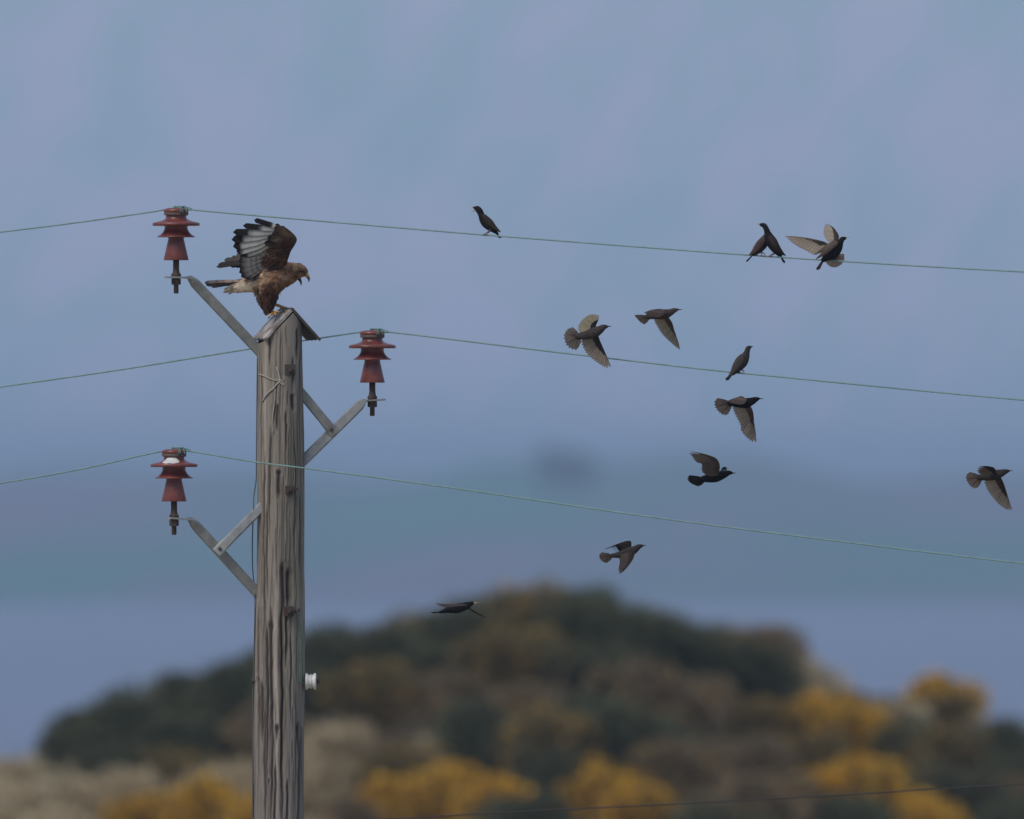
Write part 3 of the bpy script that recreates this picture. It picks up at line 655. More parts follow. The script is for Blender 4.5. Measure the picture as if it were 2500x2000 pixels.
# 7 flying, one wing down
b = Bird('starling', 1340, 720, 5.989, -.75, 'brown starling flying highest of the free birds, beyond the tip of the fanned one', 'bird', GF, (1650, 300))
b.body([(1905, 215, 10), (1875, 218, 22), (1830, 230, 38), (1780, 255, 50), (1710, 280, 70), (1620, 292, 68), (1530, 305, 52), (1460, 315, 42), (1400, 322, 24)], (.088, .066, .063), DKBROWN, .85)
b.bill([(1890, 216), (1925, 215), (1957, 215)], 11, m_bill_d); b.eye(1848, 220, 6, .0122)
b.wing([(1750, 330, .02), (1800, 400, .05), (1835, 520, .08), (1870, 660, .10), (1928, 800, .12)], [(1915, 808, .12), (1880, 785, .11), (1800, 715, .10), (1710, 640, .09), (1630, 550, .07), (1570, 450, .05), (1535, 370, .03), (1560, 330, .02)], 16, .42, .42, (.82, .73, .60), (.20, .135, .105))
b.wing(tilt([(1715, 232), (1640, 206), (1540, 212), (1390, 262)], 205), tilt([(1395, 268), (1440, 300), (1500, 325), (1570, 336), (1620, 330), (1680, 270)], 205), 12, .42, .6, (.20, .145, .13), (.19, .135, .125))
b.fan((1440, 322), [(1250, 308, 0), (1275, 340, 0), (1310, 380, 0), (1345, 415, 0), (1385, 436, 0), (1425, 410, 0), (1455, 372, 0)], 10, (.30, .23, .20), 0, .75)

# 8 perched on the middle wire
b = Bird('starling', 1720, 820, 6.161, wy(909, 1812), 'grey brown starling perched on the middle wire looking along it', 'bird', GP, (560, 563))
b.body([(712, 166, 9), (692, 170, 22), (660, 186, 37), (640, 235, 41), (618, 300, 62), (575, 380, 84), (515, 460, 74), (455, 530, 48), (400, 590, 26)], (.055, .048, .044), DKBROWN, .85)
b.bill([(703, 165), (722, 163), (742, 166)], 10, m_bill_d); b.eye(672, 176, 5, .0115)
b.folded([(590, 270, 26), (545, 350, 56), (480, 450, 56), (410, 560, 28), (360, 620, 8)], True, (.075, .064, .057), .021); b.folded([(575, 280, 26), (530, 350, 50), (470, 450, 50), (410, 550, 26), (355, 618, 8)], False, (.075, .064, .057), .021)
b.fan((430, 560), [(352, 672, -.008), (330, 680, 0), (310, 660, .008)], 5, (.065, .053, .05), 0, .9)
b.leg([(525, 500, -.012), (530, 540, -.01), (520, 560, 0)], grip(b, 523, 562, 0, 30)); b.leg([(545, 500, .012), (590, 530, .01), (598, 566, 0)], grip(b, 596, 567, 0, 30))

# 9 flying below it
b = Bird('starling', 1720, 820, 6.161, -.6, 'black bodied starling flying just under the middle wire with long pale wing down', 'bird', GF, (600, 1010))
b.body([(835, 947, 10), (810, 948, 24), (765, 960, 42), (710, 985, 58), (630, 1010, 74), (540, 1020, 64), (450, 1022, 48), (380, 1018, 36), (330, 1015, 20)], BLACK, BLACK, .85)
b.bill([(820, 945), (855, 945), (893, 945)], 12, m_bill_d); b.eye(782, 948, 6, .0125)
b.wing([(690, 1050, .02), (730, 1140, .05), (745, 1280, .08), (755, 1430, .10), (790, 1605, .12)], [(775, 1608, .12), (735, 1610, .12), (690, 1585, .11), (640, 1545, .10), (590, 1495, .09), (548, 1440, .09), (545, 1370, .08), (500, 1280, .06), (450, 1180, .04), (415, 1080, .02), (440, 1040, .01)], 16, .42, .4, (.82, .70, .60), (.20, .125, .105))
b.wing(tilt([(625, 950), (560, 906), (450, 940), (335, 985)], 905), tilt([(340, 990), (390, 1012), (460, 1030), (540, 1042), (590, 1030), (615, 980)], 905), 12, .42, .6, (.25, .185, .16), (.24, .175, .15))
b.fan((375, 1020), [(170, 955, 0), (135, 1000, 0), (145, 1060, 0), (190, 1135, 0), (250, 1185, 0), (325, 1207, 0), (375, 1100, 0)], 11, (.34, .265, .225), 0, .75)

# 10 wing raised
b = Bird('starling', 1640, 1080, 10.78, -.55, 'glossy black starling flying between middle and lowest wires with brown wing raised', 'bird', GF, (1050, 930))
b.body([(1610, 812, 22), (1570, 808, 42), (1500, 805, 66), (1410, 835, 92), (1300, 870, 118), (1160, 915, 134), (1020, 940, 122), (900, 955, 98), (810, 965, 78), (720, 975, 45)], (.006, .006, .008), (.007, .008, .009), .85)
b.bill([(1595, 805), (1650, 808), (1705, 818)], 22, m_bill_d); b.eye(1520, 790, 9, .0125)
b.wing([(1240, 850, -.02), (1265, 600, -.05), (1180, 430, -.08), (1000, 345, -.10), (700, 268, -.12), (470, 235, -.13)], [(445, 290, -.13), (520, 380, -.12), (620, 505, -.11), (720, 525, -.10), (775, 560, -.09), (765, 700, -.07), (800, 790, -.05), (900, 850, -.03), (1050, 880, -.02)], 16, .5, .5, (.42, .32, .265), (.20, .145, .115))
b.wing([(1250, 850, .02), (1330, 670, .06), (1400, 655, .1), (1455, 672, .14)], [(1450, 700, .14), (1420, 745, .10), (1370, 780, .07), (1200, 830, .03)], 9, .4, .5, (.10, .085, .075), (.085, .07, .06))
b.fan((820, 965), [(425, 900, 0), (395, 970, 0), (440, 1040, 0), (530, 1100, 0), (650, 1155, 0), (730, 1150, 0), (800, 1080, 0)], 10, (.035, .03, .022), 0, .9)

# 11 far along the line
b = Bird('starling', 2320, 1100, 10.144, -.9, 'brown starling flying farthest from the pole, apart from the flock', 'bird', GF, (1000, 620))
b.body([(1480, 506, 20), (1430, 510, 40), (1360, 525, 66), (1270, 560, 92), (1150, 595, 118), (1010, 625, 120), (860, 650, 96), (730, 665, 76), (640, 665, 42)], (.062, .05, .045), (.022, .018, .018), .85)
b.bill([(1450, 505), (1500, 498), (1555, 500)], 20, m_bill_d); b.eye(1385, 505, 9, .0125)
b.wing([(1140, 560, -.02), (1100, 440, -.06), (960, 392, -.11), (820, 388, -.15), (700, 410, -.17)], [(665, 450, -.17), (655, 510, -.15), (700, 560, -.12), (800, 570, -.08), (920, 590, -.04), (1020, 590, -.02)], 12, .42, .5, (.40, .32, .25), (.06, .045, .038))
b.wing([(1240, 640, .02), (1310, 780, .05), (1390, 1020, .08), (1430, 1230, .10), (1545, 1470, .12)], [(1520, 1490, .12), (1460, 1498, .12), (1380, 1465, .11), (1270, 1400, .10), (1150, 1295, .09), (1040, 1170, .07), (940, 1040, .05), (870, 900, .03), (820, 740, .02), (900, 680, .01)], 17, .42, .45, (.82, .71, .58), (.13, .078, .062))
b.fan((720, 665), [(445, 560, 0), (385, 610, 0), (368, 680, 0), (410, 790, 0), (480, 890, 0), (570, 945, 0), (660, 930, 0), (725, 820, 0)], 11, (.36, .28, .24), 0, .75)

# 12 under the lowest wire
b = Bird('starling', 1430, 1290, 11.978, -.5, 'brown starling flying under the lowest wire above the gorse mound', 'bird', GF, (1100, 730))
b.body([(1690, 508, 22), (1640, 512, 44), (1550, 540, 76), (1450, 610, 104), (1320, 680, 138), (1170, 735, 136), (1020, 770, 108), (880, 790, 76), (760, 800, 58), (680, 805, 34)], (.052, .04, .038), (.03, .024, .02), .85)
b.bill([(1665, 508), (1720, 500), (1785, 500)], 22, m_bill_d); b.eye(1570, 520, 10, .0125)
b.wing([(1440, 690, -.03), (1400, 870, -.06), (1270, 1070, -.10), (1120, 1240, -.14), (985, 1345, -.16)], [(960, 1335, -.16), (950, 1260, -.15), (965, 1130, -.12), (985, 1000, -.08), (970, 900, -.05), (1000, 800, -.03)], 13, .42, .5, (.19, .145, .13), (.08, .06, .05))
b.wing([(1330, 620, .02), (1325, 380, .06), (1180, 372, .09), (1000, 440, .12), (780, 530, .14), (560, 615, .16)], [(580, 610, .16), (690, 590, .14), (780, 585, .12), (800, 640, .08), (900, 700, .04), (1050, 720, .02)], 18, .30, .85, (.05, .038, .036), (.05, .038, .034))
b.fan((740, 800), [(430, 728, 0), (375, 790, 0), (378, 870, 0), (440, 950, 0), (520, 1005, 0), (600, 1015, 0), (690, 940, 0)], 10, (.26, .205, .155), 0, .75)

# 13 the lowest, yellow bill
b = Bird('starling', 1030, 1440, 11.978, -.4, 'black starling with bright yellow bill gliding lowest, over the slope of the mound', 'bird', GF, (1000, 550))
b.body([(1535, 385, 20), (1500, 388, 44), (1440, 408, 66), (1340, 455, 100), (1200, 505, 125), (1050, 545, 140), (900, 570, 122), (760, 592, 90), (640, 630, 60), (560, 650, 42), (480, 655, 24)], BLACK, (.014, .012, .016), .85)
b.bill([(1525, 388), (1590, 382), (1670, 388)], 24, m_bill_y); b.eye(1470, 395, 9, .0125)
b.wing(tilt([(1330, 440), (1150, 410), (900, 425), (650, 445), (520, 400), (420, 362)], 360, -.03, .0003), tilt([(375, 405), (450, 460), (560, 498), (700, 515), (880, 505), (1050, 480), (1150, 465)], 360, -.03, .0003), 11, .5, .5, (.20, .155, .135), (.15, .118, .105), wmin=.003, wmax=.0055, covth=.003)
b.wing([(1320, 470, .02), (1500, 600, .05), (1640, 695, .08), (1760, 770, .10), (1905, 822, .12)], [(1890, 822, .12), (1740, 772, .10), (1630, 722, .08), (1500, 645, .05), (1300, 560, .02)], 8, .42, .6, (.07, .06, .045), (.03, .025, .018), wmin=.002, wmax=.003, covth=.0025)
b.fan((600, 645), [(255, 660, -.02), (262, 668, 0), (330, 685, .02)], 8, (.02, .018, .022), 0, .8)

# ------------------------------------------------------------------ buzzard
b = Bird('buzzard', 480, 500, 5.75, 0.0, 'brown buzzard landing on the pole cap with pale barred wing raised and bill open', 'bird', None, (1060, 1545))
UB = b.u
def blob(x, y, cx, cy, rx, ry): return math.exp(-((x - cx) / rx) ** 2 - ((y - cy) / ry) ** 2)
def mixc(a, c, k): k = max(0, min(1, k)); return tuple(p * (1 - k) + q * k for p, q in zip(a, c))
def bcol(v):
    x = (v.x / S + 1250 - 480) * 5.75; y = ((P(0, 0).z - v.z) / S - 500) * 5.75
    n = noise.noise(Vector((v.x * 40, v.y * 40, v.z * 22))); n2 = noise.noise(v * 95)
    c = (.185, .085, .040)
    c = mixc(c, (.27, .165, .095), blob(x, y, 1440, 900, 130, 110) * 1.1)          # tan crown
    c = mixc(c, (.16, .09, .05), blob(x, y, 1340, 1010, 120, 90) * .7)
    c = mixc(c, (.050, .026, .016), blob(x, y, 1470, 940, 75, 40))                 # eye stripe
    c = mixc(c, (.050, .028, .018), blob(x, y, 1410, 1010, 45, 40) * .8)
    c = mixc(c, (.34, .25, .17), blob(x, y, 1240, 1020, 50, 50) * .7)              # pale mottling of the breast
    c = mixc(c, (.30, .215, .15), blob(x, y, 1020, 860, 150, 160) * .55)
    c = mixc(c, (.30, .21, .14), blob(x, y, 960, 1030, 80, 80) * .8)
    c = mixc(c, (.022, .012, .009), blob(x, y, 840, 1060, 60, 150) * 1.2)          # dark flank under the wing
    c = mixc(c, (.045, .020, .012), blob(x, y, 1060, 1160, 60, 120) * .9)
    c = mixc(c, (.40, .32, .225), blob(x, y, 620, 1160, 230, 110) * 1.6)           # cream vent
    c = mixc(c, (.30, .225, .15), blob(x, y, 850, 1330, 75, 150) * .9)
    c = mixc(c, (.034, .014, .009), blob(x, y, 1030, 1380, 120, 220) * 2.4)         # dark trousers
    c = mixc(c, (.20, .12, .075), blob(x, y, 960, 1490, 60, 50) * .5)
    k = 1 + .55 * n + .35 * n2
    k = 1 + (k - 1) * 1.15; return tuple(max(.005, q * k * 1.55) for q in c)
g = MB()
loft(g, b.st([(1552, 980, 36), (1515, 955, 72), (1455, 935, 104), (1380, 940, 128), (1300, 960, 165), (1200, 965, 225), (1080, 985, 245), (960, 1030, 220), (830, 1080, 160), (700, 1125, 110), (580, 1155, 80), (470, 1185, 52), (400, 1195, 22)], .82), 28, 60)
loft(g, b.st([(1080, 1040, 120, -.05, .6), (1040, 1180, 145, -.055, .7), (1020, 1300, 115, -.055, .75), (1005, 1400, 92, -.052, .8), (1000, 1470, 70, -.05, .85), (1000, 1510, 40, -.048, .9)]), 20, 30)
loft(g, b.st([(1000, 1100, 120, .05, .6), (950, 1230, 125, .055, .7), (950, 1330, 95, .055, .75), (990, 1400, 74, .052, .8), (1050, 1420, 40, .05, .9)]), 20, 30)
me = bpy.data.meshes.new('tmp'); me.from_pydata([tuple(v) for v in g.v], [], g.f); to = bpy.data.objects.new('tmp', me); col.objects.link(to)
md = to.modifiers.new('r', 'REMESH'); md.mode = 'VOXEL'; md.voxel_size = .0042
ms = to.modifiers.new('s', 'SMOOTH'); ms.iterations = 3
dg = bpy.context.evaluated_depsgraph_get(); ev = to.evaluated_get(dg); em = ev.to_mesh()
vv = [v.co.copy() for v in em.vertices]; vn = [v.normal.copy() for v in em.vertices]; ff = [tuple(p.vertices) for p in em.polygons]
ev.to_mesh_clear(); bpy.data.objects.remove(to); bpy.data.meshes.remove(me)
m_bz = mat('buzzard_plumage', rough=.85, nscale=70, namt=.25, attr=True, bump=.3, spec=.2)
m_bw = mat('buzzard_feather', rough=.8, nscale=60, namt=.18, attr=True, spec=.12, trans=.25)
g = MB(); g.add(vv, ff, [bcol(v) for v in vv]); g.build('body', m_bz, b.root, attr=True)
# small contour feathers lying over the body, pointing back towards the tail
g = MB(); tl = b.p(500, 1190); hd = b.p(1500, 950)
for i in rng.sample(range(len(vv)), min(2600, len(vv))):
    v = vv[i]; n = vn[i]; x = (v.x / S + 1250 - 480) * 5.75; y = ((P(0, 0).z - v.z) / S - 500) * 5.75
    d = Vector((-.9, 0, -.45)) if y < 1250 or x < 820 else Vector((-.15, 0, -1))
    if x < 830 and rng.random() < .75: continue
    if x > 1330: d = Vector((-.9, 0, -.1))
    d = d - n * d.dot(n)
    if d.length < .15: continue
    d = (d.normalized() + n * rng.uniform(.03, .20) + Vector((rng.uniform(-.2, .2), rng.uniform(-.2, .2), rng.uniform(-.2, .2)))).normalized()
    ln = rng.uniform(.016, .030) * (.55 if x > 1330 else 1); c0 = bcol(v); sh = rng.uniform(.85, 1.3)
    blade(g, v - n * .002, v + d * ln, n, ln * .24, .0008, lambda s_, c0=c0, sh=sh: tuple(q * sh * (1.1 - .3 * s_) for q in c0), m=3, tipround=.5)
tag(g.build('plumage', m_bz, b.root, attr=True, smooth=False), kind='stuff')
# bill
m_cere = mat('yellow_cere', (.42, .33, .10), .5, 60, .1); m_bl = mat('slate_bill', (.045, .042, .042), .4, 60, .1)
g = MB(); tube(g, [b.p(*q) for q in ((1520, 970), (1548, 990), (1566, 1020))], [38*UB, 32*UB, 22*UB], 10); bl = g.build('bill', m_cere, b.root)
g = MB(); tube(g, [b.p(*q) for q in ((1558, 1008), (1574, 1035), (1578, 1062), (1570, 1088))], [24*UB, 18*UB, 11*UB, 1.5*UB], 10); g.build('hook', m_bl, bl)
g = MB(); tube(g, [b.p(*q) for q in ((1440, 1040), (1462, 1080), (1468, 1110), (1466, 1138))], [26*UB, 17*UB, 11*UB, 2*UB], 10); g.build('lower_mandible', m_bl, b.root)
for sg in (-1, 1):
    g = MB(); c = b.p(1500, 935, sg * .0325); rr = 13 * UB; lathe(g, [(rr * math.sin(a), rr * math.cos(a)) for a in np.linspace(.01, math.pi - .01, 8)], c, n=12); g.build('eye', m_eye, b.root)
# legs
m_yl = mat('yellow_leg', (.50, .27, .055), .6, 60, .15); m_claw = mat('black_claw', (.012, .011, .011), .3)
def bleg(pts, toes, claws):
    g = MB(); tube(g, [b.p(*q) for q in pts], [.010, .0085, .0075, .008][:len(pts)], 10)
    for t in toes: tube(g, [Vector(v[:3]) for v in catmull([tuple(b.p(*q)) for q in t], 8)], [.0066 * (1 - .05 * i) for i in range(9)], 8)
    l = g.build('leg', m_yl, b.root)
    for t in claws:
        g = MB(); tube(g, [Vector(v[:3]) for v in catmull([tuple(b.p(*q)) for q in t], 6)], [.0042 * (1 - .15 * i) for i in range(7)], 6); g.build('claw', m_claw, l)
bleg([(1010, 1470, -.05), (1060, 1490, -.05), (1085, 1520, -.048)], [[(1085, 1515, -.048), (1110, 1510, -.055), (1140, 1500, -.06), (1165, 1508, -.062)], [(1085, 1515, -.048), (1100, 1528, -.075), (1110, 1536, -.09), (1118, 1552, -.1)], [(1085, 1515, -.048), (1050, 1535, -.07), (1030, 1560, -.085), (1020, 1580, -.09)], [(1085, 1515, -.048), (1060, 1535, -.03), (1035, 1560, -.02)]],
     [[(1165, 1508, -.062), (1176, 1512, -.064), (1178, 1528, -.064)], [(1118, 1552, -.1), (1122, 1566, -.104), (1116, 1580, -.103)], [(1020, 1580, -.09), (1008, 1592, -.094), (1004, 1608, -.094)], [(1035, 1560, -.02), (1020, 1566, -.018), (1010, 1585, -.018)]])
bleg([(1050, 1395, .05), (1120, 1405, .05), (1200, 1436, .045), (1272, 1462, .04)], [[(1265, 1468, .03), (1300, 1462, .02), (1330, 1462, .01), (1352, 1478, .005)], [(1265, 1468, .03), (1290, 1462, .045), (1320, 1460, .055), (1345, 1476, .06)], [(1265, 1468, .03), (1240, 1476, .01), (1225, 1490, -.005)], [(1265, 1468, .03), (1235, 1475, .04), (1215, 1492, .045)]],
     [[(1352, 1478, .005), (1362, 1486, .004), (1362, 1500, .004)], [(1345, 1476, .06), (1356, 1484, .061), (1357, 1498, .061)], [(1225, 1490, -.005), (1214, 1496, -.007), (1208, 1510, -.007)], [(1215, 1492, .045), (1204, 1498, .046), (1198, 1512, .046)]])
# wings
def bfeather(parent, base, tip, nrm, w, cf, curve=.03, name='feather', th=.0016):
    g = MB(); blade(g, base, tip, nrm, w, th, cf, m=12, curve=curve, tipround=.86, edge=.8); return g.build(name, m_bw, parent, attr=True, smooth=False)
def cprim(s_):
    n = .5 + .5 * math.sin(s_ * 60)
    wht = (.52, .51, .47); k = (s_ - .52) / .10
    return mixc(tuple(q * (.93 + .07 * n) for q in wht), (.030, .024, .025), k)
def csec(s_):
    bar = .5 + .5 * math.sin(s_ * 34)
    return mixc(mixc((.32, .30, .285), (.14, .12, .115), bar * .8), (.026, .020, .020), (s_ - .78) / .1)
wingM = MB()
outl = [(1130, 292), (1220, 305), (1320, 372), (1395, 450), (1408, 500), (1370, 580), (1320, 660), (1290, 750), (1240, 860), (1120, 900), (1000, 860), (960, 770), (1020, 670), (1020, 600), (1010, 500), (1060, 430), (1115, 380), (1135, 335)]
DW = -.115
def wdep(x, y): return -.075 + (900 - y) / 600 * -.06 + (1200 - x) / 900 * .02
cx_, cy_ = 1170, 600
rings = [1.0, .9, .75, .55, .3]; hh = [0, .006, .011, .015, .017]
OL = [(a[0], a[1]) for a in catmull([(x, y, 0) for x, y in outl + [outl[0]]], 72)][:-1]; n = len(OL)
def ccov(x, y):
    nn = noise.noise(Vector((x * .012, y * .02, 3))); n2 = noise.noise(Vector((x * .035, y * .05, 9)))
    c = (.078, .043, .026); c = mixc(c, (.026, .020, .015), blob(x, y, 1090, 460, 130, 130) * 1.3); c = mixc(c, (.12, .085, .050), blob(x, y, 1260, 390, 90, 70) * .9)
    c = mixc(c, (.035, .014, .009), blob(x, y, 1260, 590, 90, 110)); c = mixc(c, (.22, .17, .13), blob(x, y, 1160, 490, 50, 30) * .8); c = mixc(c, (.13, .075, .045), blob(x, y, 1080, 700, 110, 90) * .9); c = mixc(c, (.06, .028, .016), blob(x, y, 1200, 700, 80, 90) * .8)
    return tuple(max(.004, 1.0 * q * (1 + .7 * nn + .5 * n2)) for q in c)
vs_ = []; cs = []; fs = []
for sg in (-1, 1):
    o = len(vs_)
    for r_, h in zip(rings, hh):
        for (x, y) in OL:
            xx = cx_ + (x - cx_) * r_; yy = cy_ + (y - cy_) * r_
            vs_.append(b.p(xx, yy, wdep(xx, yy) + sg * (h + .001))); cs.append(ccov(xx, yy))
    vs_.append(b.p(cx_, cy_, wdep(cx_, cy_) + sg * .018)); cs.append(ccov(cx_, cy_)); ce = len(vs_) - 1
    for i in range(len(rings) - 1):
        for k in range(n):
            q = (o + i*n + k, o + i*n + (k + 1) % n, o + (i + 1)*n + (k + 1) % n, o + (i + 1)*n + k); fs.append(q if sg < 0 else q[::-1])
    for k in range(n):
        q = (o + (len(rings) - 1)*n + k, o + (len(rings) - 1)*n + (k + 1) % n, ce); fs.append(q if sg < 0 else q[::-1])
h2 = len(vs_) // 2
for k in range(n): fs.append((k, h2 + k, h2 + (k + 1) % n, (k + 1) % n))
wingM.add(vs_, fs, cs); wingo = wingM.build('wing', m_bw, b.root, attr=True)
tag(wingo, 'raised near wing with white panel and black finger tips')
# covert feathers scalloping the wing lining
g = MB()
for i in range(520):
    x, y = rng.uniform(960, 1410), rng.uniform(290, 900)
    ins = False; j = n - 1
    for k in range(n):
        if (OL[k][1] > y) != (OL[j][1] > y) and x < (OL[j][0] - OL[k][0]) * (y - OL[k][1]) / (OL[j][1] - OL[k][1]) + OL[k][0]: ins = not ins
        j = k
    if not ins: continue
    dd = Vector((-1, 0, .25 - (y - 400) / 500)).normalized(); r_ = math.hypot((x - cx_) / 240, (y - cy_) / 320); hq = max(.003, .018 * (1 - r_ * r_))
    v = b.p(x, y, wdep(x, y) - hq - .001); c0 = ccov(x, y); sh = rng.uniform(.75, 1.3); ln = rng.uniform(.016, .028)
    blade(g, v, v + dd * ln + Vector((0, -.002, 0)), (0, -1, 0), ln * .26, .0007, lambda s_, c0=c0, sh=sh: tuple(q * sh * (1.1 - .25 * s_) for q in c0), m=3, tipround=.5)
tag(g.build('covert_feathers', m_bw, wingo, attr=True, smooth=False), kind='stuff')
def wl(pts, k, nn): return poly_at([Vector((a[0], a[1], 0)) for a in pts], k / (nn - 1))
ptips = [(808, 212), (652, 292), (510, 385), (492, 492), (512, 590), (560, 660), (640, 705), (720, 735)]
pbase = [(1150, 320), (1120, 345), (1080, 390), (1040, 420), (1010, 470), (990, 520), (990, 570), (1000, 610)]
for i, (t, q) in enumerate(zip(ptips, pbase)):
    bs_ = b.p(q[0] + 20, q[1], wdep(*q) - .002 + .0018 * i); tp = b.p(t[0], t[1], wdep(*t) - .002 + .0018 * i - (.010 if i < 3 else 0))
    def cf(s_, i=i):
        lim = [.26, .44, .55, .64, .74, .79, .77, .70][i]; k = (s_ - lim) / .08; nb = .5 + .5 * math.sin(s_ * 55 + i)
        return mixc(tuple(q_ * (.90 + .1 * nb) for q_ in ((.70, .69, .64) if i < 6 else (.50, .48, .43))), (.030, .023, .024), k)
    bfeather(wingo, bs_, tp, (0, -1, 0), (.0135, .0150, .0175, .0200, .0215, .0225, .0225, .0210)[i], cf, name='primary_feather', curve=.03 if i > 2 else .015)
stips = [(610, 730), (592, 800), (590, 880), (598, 955), (625, 1015), (680, 1035), (750, 985), (830, 930)]
sbase = [(1000, 630), (1000, 670), (1000, 710), (1000, 750), (1000, 780), (1010, 800), (1030, 810), (1050, 820)]
for i, (t, q) in enumerate(zip(stips, sbase)):
    bs_ = b.p(q[0], q[1], wdep(*q) + .008 + .0018 * i); tp = b.p(t[0], t[1], -.075 + .010 + .0018 * i)
    bfeather(wingo, bs_, tp, (0, -1, 0), .019, csec if i > 0 else (lambda s_: mixc((.22, .20, .18), (.04, .032, .03), (s_ - .5) / .2)), name='secondary_feather', curve=.04)
# far wing, spread away from the camera
g = MB(); tube(g, [b.p(1230, 850, .06), b.p(1000, 800, .13), b.p(760, 800, .2)], [.03, .022, .01], 10, c=(.06, .035, .024)); fw = g.build('wing', m_bw, b.root, attr=True)
for i, (t, q) in enumerate(zip([(275, 872), (300, 838), (385, 778), (480, 745), (560, 728), (540, 858), (470, 856), (560, 690)], [(800, 800), (800, 790), (800, 780), (820, 770), (840, 770), (840, 810), (830, 810), (860, 760)])):
    c0 = (.055, .046, .043) if i in (0, 1, 5, 6) else (.12, .095, .085)
    bfeather(fw, b.p(q[0], q[1], .19 + .002 * i), b.p(t[0], t[1], .26 + .002 * i), (0, -1, .3), .0105 if i < 2 else .0145, lambda s_, c0=c0: mixc(tuple(q_ * 1.5 for q_ in c0), c0, s_ * 1.4), name='primary_feather', curve=.02)
# tail
tail = MB(); loft(tail, b.st([(820, 1060, 60, 0, .8), (680, 1075, 50, 0, .8), (560, 1085, 34, 0, .8), (480, 1095, 16, 0, .8)]), 14, 16, cfun=lambda v: mixc((.16, .11, .08), (.28, .22, .16), .5 + .5 * noise.noise(v * 50))); tailo = tail.build('tail', m_bz, b.root, attr=True)
for i, t in enumerate([(108, 1088, -.03), (112, 1098, -.02), (120, 1112, -.01), (128, 1128, 0), (135, 1136, .01), (205, 1158, .02), (230, 1150, .03), (160, 1105, .04)]):
    c0 = [(.66, .47, .37), (.55, .38, .30), (.20, .13, .11), (.52, .38, .31), (.16, .12, .105), (.36, .31, .33), (.22, .17, .16), (.5, .36, .29)][i]
    def cf(s_, c0=c0): return tuple(q * (.75 + .35 * (math.sin(s_ * 45) > -.2)) for q in c0) if s_ < .93 else tuple(q * .5 for q in c0)
    bfeather(tailo, b.p(640, 1070 + 5 * i, t[2] * .4), b.p(*t), (0, -.8, .6), .0095, cf, name='tail_feather', curve=.015)

# ------------------------------------------------------------------ gorse mound
m_gorse = mat('gorse_needles', rough=.85, attr=True, spec=.2, trans=.15)
m_flow = mat('gorse_flowers', rough=.7, attr=True, spec=.2, trans=.2)
m_stem = mat('gorse_stem', (.06, .045, .03), .9, 20, .3)
def bush_mesh(seed, green, flower, nleaf=2600, nflow=900, hue=1.0):
    r = random.Random(seed); lobes = []
    for k in range(8):
        a = r.uniform(0, 6.28); q = r.uniform(.1, .55); lobes.append((Vector((q * math.cos(a), q * math.sin(a), r.uniform(.3, .8))), r.uniform(.28, .48)))
    L1, F1, T1 = MB(), MB(), MB()
    def put(mb, p, n, l, w_, c):
        u = n.cross(Vector((r.uniform(-1, 1), r.uniform(-1, 1), r.uniform(-1, 1)))).normalized(); mb.add([p - u * w_, p + u * w_, p + n * l], [(0, 1, 2)], c)
    def pick(shell):
        c, R_ = r.choice(lobes); d = Vector((r.gauss(0, 1), r.gauss(0, 1), r.gauss(.25, 1))).normalized(); d2 = (d + Vector((r.uniform(-.6, .6), r.uniform(-.6, .6), r.uniform(-.3, .8)))).normalized()
        return c + d * R_ * r.uniform(*shell), d2
    for k in range(nleaf):
        p, n = pick((.55, 1.05))
        if p.z < 0: continue
        s = r.uniform(.6, 1.35); put(L1, p, n, r.uniform(.07, .15), r.uniform(.018, .034), tuple(x * s for x in green))
    for k in range(nflow):
        p, n = pick((.85, 1.1))
        if p.z < .15: continue
        s = r.uniform(.7, 1.2); put(F1, p, n, r.uniform(.05, .09), r.uniform(.03, .05), tuple(x * s for x in flower))
    for k in range(7):
        c, R_ = lobes[k]; tube(T1, [Vector((r.uniform(-.06, .06), r.uniform(-.06, .06), -.25)), c * .5 + Vector((r.uniform(-.05, .05), 0, -.05)), c], [.035, .024, .01], 5)
    def fin(mb, m, nm, attr):
        me = bpy.data.meshes.new(nm); me.from_pydata([tuple(v) for v in mb.v], [], mb.f); me.materials.append(m)
        if attr:
            a = me.color_attributes.new('Col', 'FLOAT_COLOR', 'POINT'); a.data.foreach_set('color', np.array([(c[0], c[1], c[2], 1) for c in mb.c], dtype=np.float32).ravel())
        return me
    return fin(T1, m_stem, 'stem', False), fin(L1, m_gorse, 'foliage', True), (fin(F1, m_flow, 'flowers', True) if nflow else None)
GREEN = (.112, .118, .066); OLIVE = (.18, .145, .065); DRY = (.235, .175, .10); YEL = (.95, .55, .035); ORA = (.60, .34, .06); STRAW = (.56, .46, .29)
kinds = {'g': [bush_mesh(s_, GREEN, YEL, 2800, 0) for s_ in (1, 2, 3)], 'o': [bush_mesh(s_, OLIVE, ORA, 2400, 260) for s_ in (4, 5)], 'b': [bush_mesh(s_, DRY, ORA, 2200, 60) for s_ in (6, 7)],
         'y': [bush_mesh(s_, OLIVE, YEL, 2200, 1900) for s_ in (8, 9, 10)], 's': [bush_mesh(s_, STRAW, ORA, 2200, 0) for s_ in (11, 12)]}
LAB = {'g': ('dark green gorse bush without flowers on the blurred mound', 'dark gorse bushes on the mound'), 'o': ('olive gorse bush with a few orange flowers on the blurred mound', 'sparsely flowering gorse bushes on the mound'),
       'b': ('dry brown bush on the blurred mound', 'dry brown bushes on the mound'), 'y': ('gorse bush thick with bright yellow flowers on the blurred mound', 'yellow flowering gorse bushes on the mound'), 's': ('pale straw coloured scrub on the blurred mound', 'pale dry scrub on the mound')}
NAME = {'g': 'gorse_bush', 'o': 'gorse_bush', 'b': 'dry_bush', 'y': 'flowering_gorse', 's': 'dry_scrub'}
